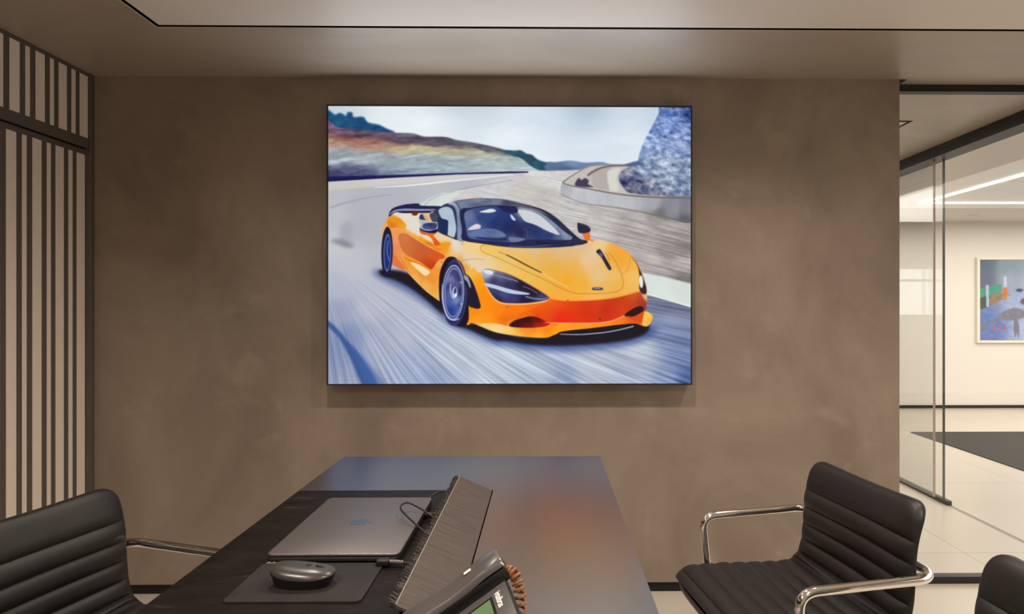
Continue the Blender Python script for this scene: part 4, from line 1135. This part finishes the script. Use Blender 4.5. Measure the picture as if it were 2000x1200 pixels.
# the bitten fruit mark on the lid, its leaf towards +X
bm = bmesh.new()
apple = [(0.0, 0.62), (0.16, 0.70), (0.36, 0.74), (0.58, 0.66), (0.72, 0.50)]
bite = [(0.62 + 0.30 * math.cos(a), 0.16 + 0.31 * math.sin(a)) for a in np.linspace(R(80), R(262), 9)]
bite = [(0.98 - (q[0] - 0.62) * 0 + 0.30 * math.cos(a) - 0.02, 0.20 + 0.30 * math.sin(a)) for q, a in zip(bite, np.linspace(R(105), R(250), 9))]
low = [(0.78, -0.30), (0.62, -0.62), (0.42, -0.84), (0.26, -0.88), (0.0, -0.80), (-0.26, -0.88), (-0.44, -0.84), (-0.66, -0.56), (-0.80, -0.16), (-0.82, 0.16), (-0.74, 0.46), (-0.56, 0.66), (-0.34, 0.74), (-0.14, 0.69)]
shape = apple + bite + low
sc_ = 0.0215
f = [bm.verts.new((y_ * sc_, -x_ * sc_, 0.0172)) for x_, y_ in shape]
bm.faces.new(f)
leaf = [(0.0, 0.82), (0.03, 1.0), (0.14, 1.16), (0.30, 1.26), (0.31, 1.10), (0.24, 0.95), (0.12, 0.85)]
bm.faces.new([bm.verts.new((y_ * sc_, -x_ * sc_, 0.0172)) for x_, y_ in leaf])
r_ = bmesh.ops.extrude_face_region(bm, geom=list(bm.faces))
bmesh.ops.translate(bm, vec=(0, 0, -0.0006), verts=[v for v in r_['geom'] if isinstance(v, bmesh.types.BMVert)])
obj('logo', bm, mat('mirror_logo', (0.20, 0.225, 0.26), 0.25, 1.0), lid, label='glossy fruit logo on the lid')

M['mat'] = noise_color(mat('charcoal_mouse_mat', (0.02, 0.02, 0.02), 0.6, spec=0.25), (0.014, 0.0125, 0.012), (0.024, 0.0215, 0.0205), 12, 5, bump=0.15, bscale=350)
bm = bmesh.new()
add_prism(bm, rrect(-0.5005, 0.981, -0.2855, 1.13, 0.010), TZ, TZ + 0.0028)
mm = obj('mouse_mat', bm, M['mat'])
tag(mm, 'charcoal mouse mat with rounded corners in front of the laptop', 'mouse mat')
mm.data.transform(Matrix.Translation((0.393, -1.055, -TZ)))
mm.location = (-0.393, 1.055, TZ)
bm = bmesh.new()
for k in range(18):
    add_box(bm, (-0.495 + k * 0.0026, 1.1285, TZ + 0.0026), (-0.4936 + k * 0.0026, 1.1302, TZ + 0.0038 + 0.0006 * (k % 3)))
obj('stitching', bm, mat('pale_thread', (0.5, 0.46, 0.42), 0.7), mm, label='loose pale stitching', mtx=Matrix.Translation((0.393, -1.055, -TZ)))

mouse = thing('computer_mouse', 'black and grey wireless computer mouse on the charcoal mat', 'mouse', (-0.3985, 1.046, TZ + 0.0028), R(-3))


def mouse_part(lo, hi, scale, flat):
    bm = bmesh.new()
    n, mlen, wid = 40, 0.106, 0.060
    rings = []
    K = 14
    for i in range(K + 1):
        f = lo + (hi - lo) * i / K
        ring = []
        for k in range(n):
            a = 2 * PI * k / n
            cx_, sy_ = math.cos(a), math.sin(a)
            ex = math.copysign(abs(cx_) ** 0.8, cx_)
            ey = math.copysign(abs(sy_) ** 0.8, sy_)
            if flat:       # the dark underbody: narrows to the pad
                s = 0.86 + 0.14 * (f / hi)
                top = 0.0190 + 0.003 * math.cos(a * 2) - 0.003 * cx_
                z = top * f / hi
            else:          # the domed shell
                s = math.cos(f * PI / 2) ** 0.7 if f < 1 else 0.0
                base = 0.0190 + (0.003 * math.cos(a * 2) - 0.003 * cx_) * (1 - f)
                z = base + 0.0125 * math.sin(f * PI / 2) * (1 - 0.22 * ex * s)
            ring.append(bm.verts.new((ex * s * mlen / 2 - (0.006 * f if not flat else 0), ey * s * wid / 2, z)))
        rings.append(ring)
    for a, b in zip(rings, rings[1:]):
        for k in range(n):
            bm.faces.new((a[k], a[(k + 1) % n], b[(k + 1) % n], b[k]))
    bm.faces.new(rings[0][::-1])
    bm.faces.new(rings[-1])
    bmesh.ops.remove_doubles(bm, verts=bm.verts, dist=1e-5)
    return bm


obj('underbody', mouse_part(0, 1, 1, True), mat('mouse_black', (0.008, 0.0075, 0.007), 0.4), mouse, 60)
shell_ = obj('shell', mouse_part(0, 0.999, 1, False), mat('mouse_grey', (0.062, 0.055, 0.051), 0.3, 0.35), mouse, 60)
bm = bmesh.new()
add_lathe(bm, [(0.0075, -0.003), (0.0085, -0.002), (0.0085, 0.002), (0.0075, 0.003)], 24, Matrix.Translation((0.027, 0, 0.0238)) @ Matrix.Rotation(R(90), 4, 'X'))
obj('scroll_wheel', bm, mat('glossy_wheel', (0.10, 0.095, 0.09), 0.15, 0.8), mouse, 40)
bm = bmesh.new()
add_box(bm, (0.006, -0.003, 0.0285), (0.013, 0.003, 0.0318), 0.001, 2)
obj('button', bm, M['rubber'], mouse, 40)

# ------------------------------------------------------------------ cables
CAB = mat('black_cable', (0.012, 0.011, 0.011), 0.38)
ch = thing('charging_cable', 'black plug and cable at the near right corner of the laptop', 'cable', (-0.287, 1.128, TZ))
bm = bmesh.new()
add_box(bm, (-0.010, -0.016, 0.0028), (0.012, 0.0045, 0.0125), 0.002, 2)
obj('plug', bm, M['plastic'], ch, 40)
bm = bmesh.new()
for k in range(9):
    add_lathe(bm, [(0.0034, -0.0012), (0.0040, 0), (0.0034, 0.0012)], 14, Matrix.Translation((0.014 + k * 0.0027, -0.008, 0.0085 - 0.0002 * k)) @ Matrix.Rotation(R(90), 4, 'Y'))
obj('strain_relief', bm, mat('grey_strain_relief', (0.22, 0.20, 0.19), 0.35, 0.5), ch, 40)
bm = bmesh.new()
add_tube(bm, smooth_path([(0.012, -0.008, 0.0085), (0.036, -0.0085, 0.0065), (0.052, -0.009, 0.005), (0.068, -0.009, 0.0045), (0.085, -0.006, -0.004), (0.100, 0.0, -0.05)], 8), 0.0021, 12)
obj('cord', bm, CAB, ch, 60)

lc = thing('cable', 'black cable looping up over the right edge of the laptop from under the flap', 'cable', (-0.24, 1.34, TZ))
lo_ = lc.location
bm = bmesh.new()
add_tube(bm, smooth_path([Vector(p) - lo_ for p in ((-0.165, 1.20, 0.70), (-0.195, 1.215, 0.741), (-0.225, 1.2327, 0.752), (-0.2679, 1.2803, 0.766), (-0.297, 1.3171, 0.775), (-0.3045, 1.342, 0.7765), (-0.3028, 1.3583, 0.7765), (-0.2933, 1.3722, 0.774), (-0.2654, 1.3581, 0.766), (-0.2338, 1.3403, 0.752), (-0.2246, 1.350, 0.745), (-0.222, 1.385, 0.744), (-0.205, 1.42, 0.738), (-0.19, 1.43, 0.70))], 8), 0.0022, 12)
obj('cord', bm, CAB, lc, 60)
bm = bmesh.new()
add_box(bm, (-0.2605, 1.366, 0.743), (-0.240, 1.380, 0.752), 0.0025, 2, Matrix.Translation(-lo_))
obj('plug', bm, M['plastic'], lc, 40)
bc = thing('cable', 'thin black cable arching behind the far right corner of the laptop', 'cable', (-0.25, 1.49, TZ))
lo_ = bc.location
bm = bmesh.new()
add_tube(bm, smooth_path([Vector(p) - lo_ for p in ((-0.285, 1.474, 0.7425), (-0.272, 1.488, 0.747), (-0.262, 1.498, 0.755), (-0.248, 1.505, 0.7595), (-0.230, 1.506, 0.757), (-0.212, 1.506, 0.745), (-0.195, 1.506, 0.72))], 8), 0.0021, 12)
obj('cord', bm, CAB, bc, 60)

# ------------------------------------------------------------------ desk phone


def frame_at(o, u, w, n):
    return Matrix(((w[0], u[0], n[0], o[0]), (w[1], u[1], n[1], o[1]), (w[2], u[2], n[2], o[2]), (0, 0, 0, 1)))


th_, tl_ = math.atan2(0.2251, 0.9743), R(31.5)
uh = Vector((math.cos(th_), math.sin(th_), 0))
wv = Vector((math.sin(th_), -math.cos(th_), 0))
uv = Vector((uh.x * math.cos(tl_), uh.y * math.cos(tl_), math.sin(tl_)))
nv = wv.cross(uv)
if nv.z < 0:
    nv = -nv
R0 = Vector((-0.0530, 0.8355, 0.838))
phone = thing('desk_phone', 'dark desk phone with green display on the table', 'phone', (-0.10, 0.78, TZ))
PT = Matrix.Translation(-phone.location) @ frame_at(R0, uv, wv, nv)
# local: x across the phone, y up its face (0 at the rear edge), z out of the face
M['phone'] = mat('phone_grey', (0.075, 0.068, 0.066), 0.38)
M['phone_black'] = mat('phone_black', (0.008, 0.007, 0.007), 0.35)
bm = bmesh.new()
add_box(bm, (-0.068, -0.132, -0.024), (0.106, 0.000, -0.004), 0.003, 2)
obj('body', bm, M['phone_black'], phone, 40, mtx=PT)
bm = bmesh.new()
add_box(bm, (0.0, -0.085, -0.004), (0.103, 0.0, 0.0), 0.0025, 2)
panel = obj('display_panel', bm, M['phone'], phone, 40, mtx=PT)
bm = bmesh.new()
add_box(bm, (0.019, -0.075, 0.0), (0.097, -0.0225, 0.0006), 0, 1)
obj('display_bezel', bm, M['phone_black'], panel, mtx=PT)
bm = bmesh.new()
add_box(bm, (0.0245, -0.066, 0.0006), (0.090, -0.0262, 0.0010), 0, 1)
lcd = emit('green_lcd', s2l((112, 142, 84)), 0.9)
obj('green_screen', bm, lcd, panel, label='lit green display', mtx=PT)


def text_mesh(name, body, size, m, parent, mtx, sx=1.0):
    cu = bpy.data.curves.new(name, 'FONT')
    cu.body = body
    cu.size = size
    cu.extrude = 0.0002
    cu.align_x = 'CENTER'
    cu.align_y = 'CENTER'
    cu.offset = size * 0.02
    o = bpy.data.objects.new(name, cu)
    COL.objects.link(o)
    dg = bpy.context.evaluated_depsgraph_get()
    me = bpy.data.meshes.new_from_object(o.evaluated_get(dg))
    bpy.data.objects.remove(o)
    me.transform(mtx @ Matrix.Diagonal((sx, 1, 1, 1)))
    me.materials.clear()
    me.materials.append(m)
    q = bpy.data.objects.new(name, me)
    COL.objects.link(q)
    q.parent = parent
    return q


WHT = mat('white_print', (0.8, 0.76, 0.74), 0.5)
text_mesh('lettering', 'intelbras', 0.0125, WHT, panel, PT @ Matrix.Translation((0.0365, -0.0145, 0.0003)), 0.92)
bm = bmesh.new()
add_prism(bm, rrect(0.079, -0.0205, 0.091, -0.0155, 0.0015, 4), 0, 0.0004)
obj('white_mark', bm, WHT, panel, mtx=PT)
for r_ in range(2):
    for k in range(4):
        bm = bmesh.new()
        add_box(bm, (0.006 + k * 0.019, -0.105 - r_ * 0.018, -0.004), (0.020 + k * 0.019, -0.094 - r_ * 0.018, 0.0), 0.0015, 2)
        obj('key', bm, M['phone'], phone, 40, mtx=PT)
# stand under the tilted body, down to the table
bm = bmesh.new()
prof = [(-0.112, 0.0), (-0.02, 0.0), (-0.015, 0.078), (-0.030, 0.074), (-0.108, 0.022)]
Bs = Matrix.Translation(-phone.location) @ Matrix.Translation((R0.x, R0.y, TZ)) @ Matrix(((wv.x, uh.x, 0, 0), (wv.y, uh.y, 0, 0), (0, 0, 1, 0), (0, 0, 0, 1)))
va = [bm.verts.new((-0.05, y_, z)) for y_, z in prof]
vb = [bm.verts.new((0.085, y_, z)) for y_, z in prof]
bm.faces.new(va)
bm.faces.new(vb[::-1])
for i in range(len(prof)):
    bm.faces.new((va[i], va[(i + 1) % 5], vb[(i + 1) % 5], vb[i]))
obj('stand', bm, M['phone_black'], phone, mtx=Bs)
# handset
H0 = Vector((-0.0690, 0.905, 0.855))
HM = Matrix.Translation(-phone.location) @ frame_at(H0, uv, wv, nv)
bm = bmesh.new()
secs = []
prof_h = [(0, 0, 1.0), (-0.004, 0.0035, 1), (-0.03, 0.004, 1), (-0.055, 0.001, 0.95), (-0.085, -0.001, 0.92), (-0.11, 0.001, 0.95), (-0.14, 0.003, 1), (-0.163, 0.002, 1), (-0.167, -0.002, 0.97)]
for y_, dz, ws in prof_h:
    c0 = 0.026
    hw = 0.026 * ws
    sec = [(c0 - hw, -0.006 + dz), (c0 - hw * 0.86, -0.001 + dz), (c0 - hw * 0.5, 0.0012 + dz), (c0, 0.0016 + dz), (c0 + hw * 0.5, 0.0012 + dz), (c0 + hw * 0.86, -0.001 + dz), (c0 + hw, -0.006 + dz), (c0 + hw, -0.010 + dz), (c0 - hw, -0.010 + dz)]
    secs.append([bm.verts.new((x_, y_, z_)) for x_, z_ in sec])
for a, b in zip(secs, secs[1:]):
    for k in range(9):
        bm.faces.new((a[k], a[(k + 1) % 9], b[(k + 1) % 9], b[k]))
bm.faces.new(secs[0][::-1])
bm.faces.new(secs[-1])
hs = obj('handset', bm, mat('handset_grey', (0.12, 0.106, 0.102), 0.3, 0.3), phone, 40, mtx=HM)
bm = bmesh.new()
add_box(bm, (0.0005, -0.1655, -0.0275), (0.0515, -0.001, -0.0085), 0.002, 2)
obj('handset_underside', bm, M['phone_black'], hs, 40, mtx=HM)
bm = bmesh.new()
add_prism(bm, rrect(0.020, -0.054, 0.027, -0.043, 0.0015, 4), 0.0046, 0.0052)
obj('white_mark', bm, WHT, hs, mtx=HM)
# coiled cord behind the phone
bm = bmesh.new()
axis = smooth_path([(-0.0505, 0.872, 0.835), (-0.0395, 0.862, 0.833), (-0.0335, 0.852, 0.818), (-0.032, 0.846, 0.795), (-0.035, 0.842, 0.770), (-0.043, 0.836, 0.748)], 16)
pts = []
turns, nst = 13, len(axis)
for i in range(turns * 12 + 1):
    f = i / (turns * 12) * (nst - 1.001)
    p = axis[int(f)].lerp(axis[int(f) + 1], f - int(f))
    t = (axis[int(f) + 1] - axis[int(f)]).normalized()
    s = t.cross(Vector((0.3, 1, 0.1))).normalized()
    q = t.cross(s)
    a = 2 * PI * i / 12
    pts.append(p + (s * math.cos(a) + q * math.sin(a)) * 0.0070 - phone.location)
add_tube(bm, pts, 0.0022, 8)
obj('coiled_cord', bm, mat('amber_coil', (0.24, 0.092, 0.03), 0.25), phone, 60, label='brown coiled handset cord')

# ------------------------------------------------------------------ chairs
PATH = smooth_path([(0.188, 0, 0.395), (0.208, 0, 0.411), (0.206, 0, 0.433), (0.182, 0, 0.448), (0.10, 0, 0.450), (0.0, 0, 0.446), (-0.10, 0, 0.444), (-0.145, 0, 0.452), (-0.172, 0, 0.476), (-0.186, 0, 0.52), (-0.192, 0, 0.58), (-0.196, 0, 0.64), (-0.204, 0, 0.68), (-0.217, 0, 0.718), (-0.234, 0, 0.742)], 14)
ARC = [0.0]
for a, b in zip(PATH, PATH[1:]):
    ARC.append(ARC[-1] + (b - a).length)
STOT = ARC[-1]
SJ = None
for s_, p in zip(ARC, PATH):
    if SJ is None and p.x < -0.150:
        SJ = s_
seams = [STOT - 0.088]
while seams[-1] > 0.05:
    seams.append(seams[-1] - 0.0475)


def at_arc(s):
    s = min(max(s, 0), STOT - 1e-6)
    i = max(j for j in range(len(ARC)) if ARC[j] <= s)
    i = min(i, len(PATH) - 2)
    f = (s - ARC[i]) / (ARC[i + 1] - ARC[i])
    p = PATH[i].lerp(PATH[i + 1], f)
    j0, j1 = max(i - 2, 0), min(i + 3, len(PATH) - 1)
    t = (PATH[j1] - PATH[j0]).normalized()
    return p, Vector((t.z, 0, -t.x)) * -1 if False else Vector((-t.z, 0, t.x)) * (-1)


def shell(s0, s1, open_lo, open_hi):
    bm = bmesh.new()
    S = []
    base = sorted({s0, s1} | {q for q in seams if s0 < q < s1})
    for a, b in zip(base, base[1:]):
        n = max(6, int((b - a) / 0.0045))
        S += [a + (b - a) * (0.5 - 0.5 * math.cos(PI * k / n)) * 1.0 for k in range(n)]
    S.append(s1)
    if not open_lo:
        S += [s0 + 0.0012, s0 + 0.003]
    if not open_hi:
        S += [s1 - 0.001, s1 - 0.0025, s1 - 0.005]
    S = sorted(S)
    U = [math.sin(PI / 2 * k / 16) for k in range(-16, 17)]
    th = 0.030
    front, back = [], []
    edges_all = [0.0] + sorted(seams) + [STOT]
    for s in S:
        p, nn = at_arc(s)
        # normal points to the sitter
        ref = Vector((0.05, 0, 0.75)) - p
        if nn.dot(ref) < 0:
            nn = -nn
        lo = max(e for e in edges_all if e <= s + 1e-9)
        hi = min([e for e in edges_all if e > s + 1e-9] or [STOT])
        f = (s - lo) / max(hi - lo, 1e-6)
        puff = 0.0095 * (1 - abs(2 * f - 1) ** 2.4)
        if hi >= STOT - 1e-6:
            puff = 0.0095 * (1 - max(0, 1 - 2 * f * 1.8) ** 2.4) if f < 0.28 else 0.0095
        wid = 0.222 + 0.010 * max(0, 1 - abs(p.z - 0.45) / 0.05) * (1 if p.x > -0.15 else 0)
        d_top, d_fr = STOT - s, s
        rc = 0.045
        for d in ([d_top] if d_top < rc else []) + ([d_fr] if d_fr < 0.03 else []):
            r = rc if d is d_top else 0.03
            wid -= r * (1 - math.sqrt(max(0, 1 - (1 - d / r) ** 2)))
        tip = 1.0
        if not open_hi and d_top < 0.022:
            tip = math.sqrt(max(0.0, 1 - (1 - d_top / 0.022) ** 2))
        if not open_lo and d_fr < 0.022:
            tip = math.sqrt(max(0.0, 1 - (1 - d_fr / 0.022) ** 2))
        fr, bk = [], []
        for u in U:
            e = max(0.0, 1 - abs(u) ** 7) ** 0.5
            e2 = max(0.0, 1 - abs(u) ** 14)
            curve = 0.014 * u * u if p.x < -0.15 else 0.004 * u * u
            c = p + nn * curve + Vector((0, u * wid, 0))
            fr.append(bm.verts.new(c + nn * (th * 0.5 * e * tip + puff * e2 * tip)))
            bk.append(bm.verts.new(c - nn * (th * 0.42 * e * tip)))
        front.append(fr)
        back.append(bk)
    for i in range(len(S) - 1):
        for k in range(len(U) - 1):
            bm.faces.new((front[i][k], front[i][k + 1], front[i + 1][k + 1], front[i + 1][k]))
            bm.faces.new((back[i][k + 1], back[i][k], back[i + 1][k], back[i + 1][k + 1]))
    for i in (0, len(S) - 1):
        for k in range(len(U) - 1):
            try:
                bm.faces.new((front[i][k], front[i][k + 1], back[i][k + 1], back[i][k]))
            except ValueError:
                pass
    bmesh.ops.remove_doubles(bm, verts=bm.verts, dist=2e-5)
    return bm


def make_chair(label, loc, rotz, group):
    t = thing('office_chair', label, 'chair', loc, rotz, group)
    obj('seat', shell(0.0, SJ, False, True), M['leather'], t, 55)
    obj('backrest', shell(SJ - 0.002, STOT, True, False), M['leather'], t, 55)
    for s in (-1, 1):
        bm = bmesh.new()
        yo = 0.252 * s
        pts = fillet([(0.105, 0.10 * s, 0.408), (0.108, yo, 0.412), (0.128, yo, 0.591), (-0.178, yo, 0.599), (-0.212, 0.225 * s, 0.600), (-0.214, 0.15 * s, 0.600)], (0.035, 0.045, 0.026, 0.02), 8)
        add_tube(bm, pts, 0.0112, 18)
        obj('armrest', bm, M['chrome'], t, 60, label='chrome tube armrest')
    bm = bmesh.new()
    add_lathe(bm, [(0.075, 0.412), (0.085, 0.405), (0.085, 0.392), (0.035, 0.380), (0.028, 0.36), (0.028, 0.10), (0.040, 0.09), (0.04, 0.06)], 28)
    obj('column', bm, M['chrome'], t, 40)
    bm = bmesh.new()
    add_box(bm, (-0.12, -0.10, 0.404), (0.125, 0.10, 0.420), 0.004, 2)
    obj('seat_plate', bm, M['plastic'], t)
    for k in range(5):
        a = 2 * PI * k / 5 + 0.3
        bm = bmesh.new()
        add_tube(bm, [(0.03 * math.cos(a), 0.03 * math.sin(a), 0.085), (0.16 * math.cos(a), 0.16 * math.sin(a), 0.078), (0.28 * math.cos(a), 0.28 * math.sin(a), 0.066)], [0.021, 0.017, 0.013], 14)
        lg = obj('leg', bm, M['chrome'], t, 50)
        bm = bmesh.new()
        for dy in (-0.011, 0.011):
            add_lathe(bm, [(0.022, -0.007), (0.0275, -0.004), (0.0275, 0.004), (0.022, 0.007)], 20, Matrix.Rotation(a, 4, 'Z') @ Matrix.Translation((0.278, dy, 0.0275)) @ Matrix.Rotation(R(90), 4, 'X'))
        add_tube(bm, [(0.278 * math.cos(a), 0.278 * math.sin(a), 0.0275), (0.278 * math.cos(a), 0.278 * math.sin(a), 0.07)], 0.008, 10)
        obj('caster', bm, M['rubber'], lg, 40)
    return t


ch0 = make_chair('dark leather office chair at the right of the table, in front of the plaster wall', (0.625, 1.60, 0), R(180 + 9), 'leather chairs around the table')
dup(ch0, (0.642, 0.925, 0), R(180 + 5), 'dark leather office chair at the bottom right edge, nearest the camera')
dup(ch0, (-0.93, 1.335, 0), R(-14), 'dark leather office chair on the left side of the table, beside the slatted panel')
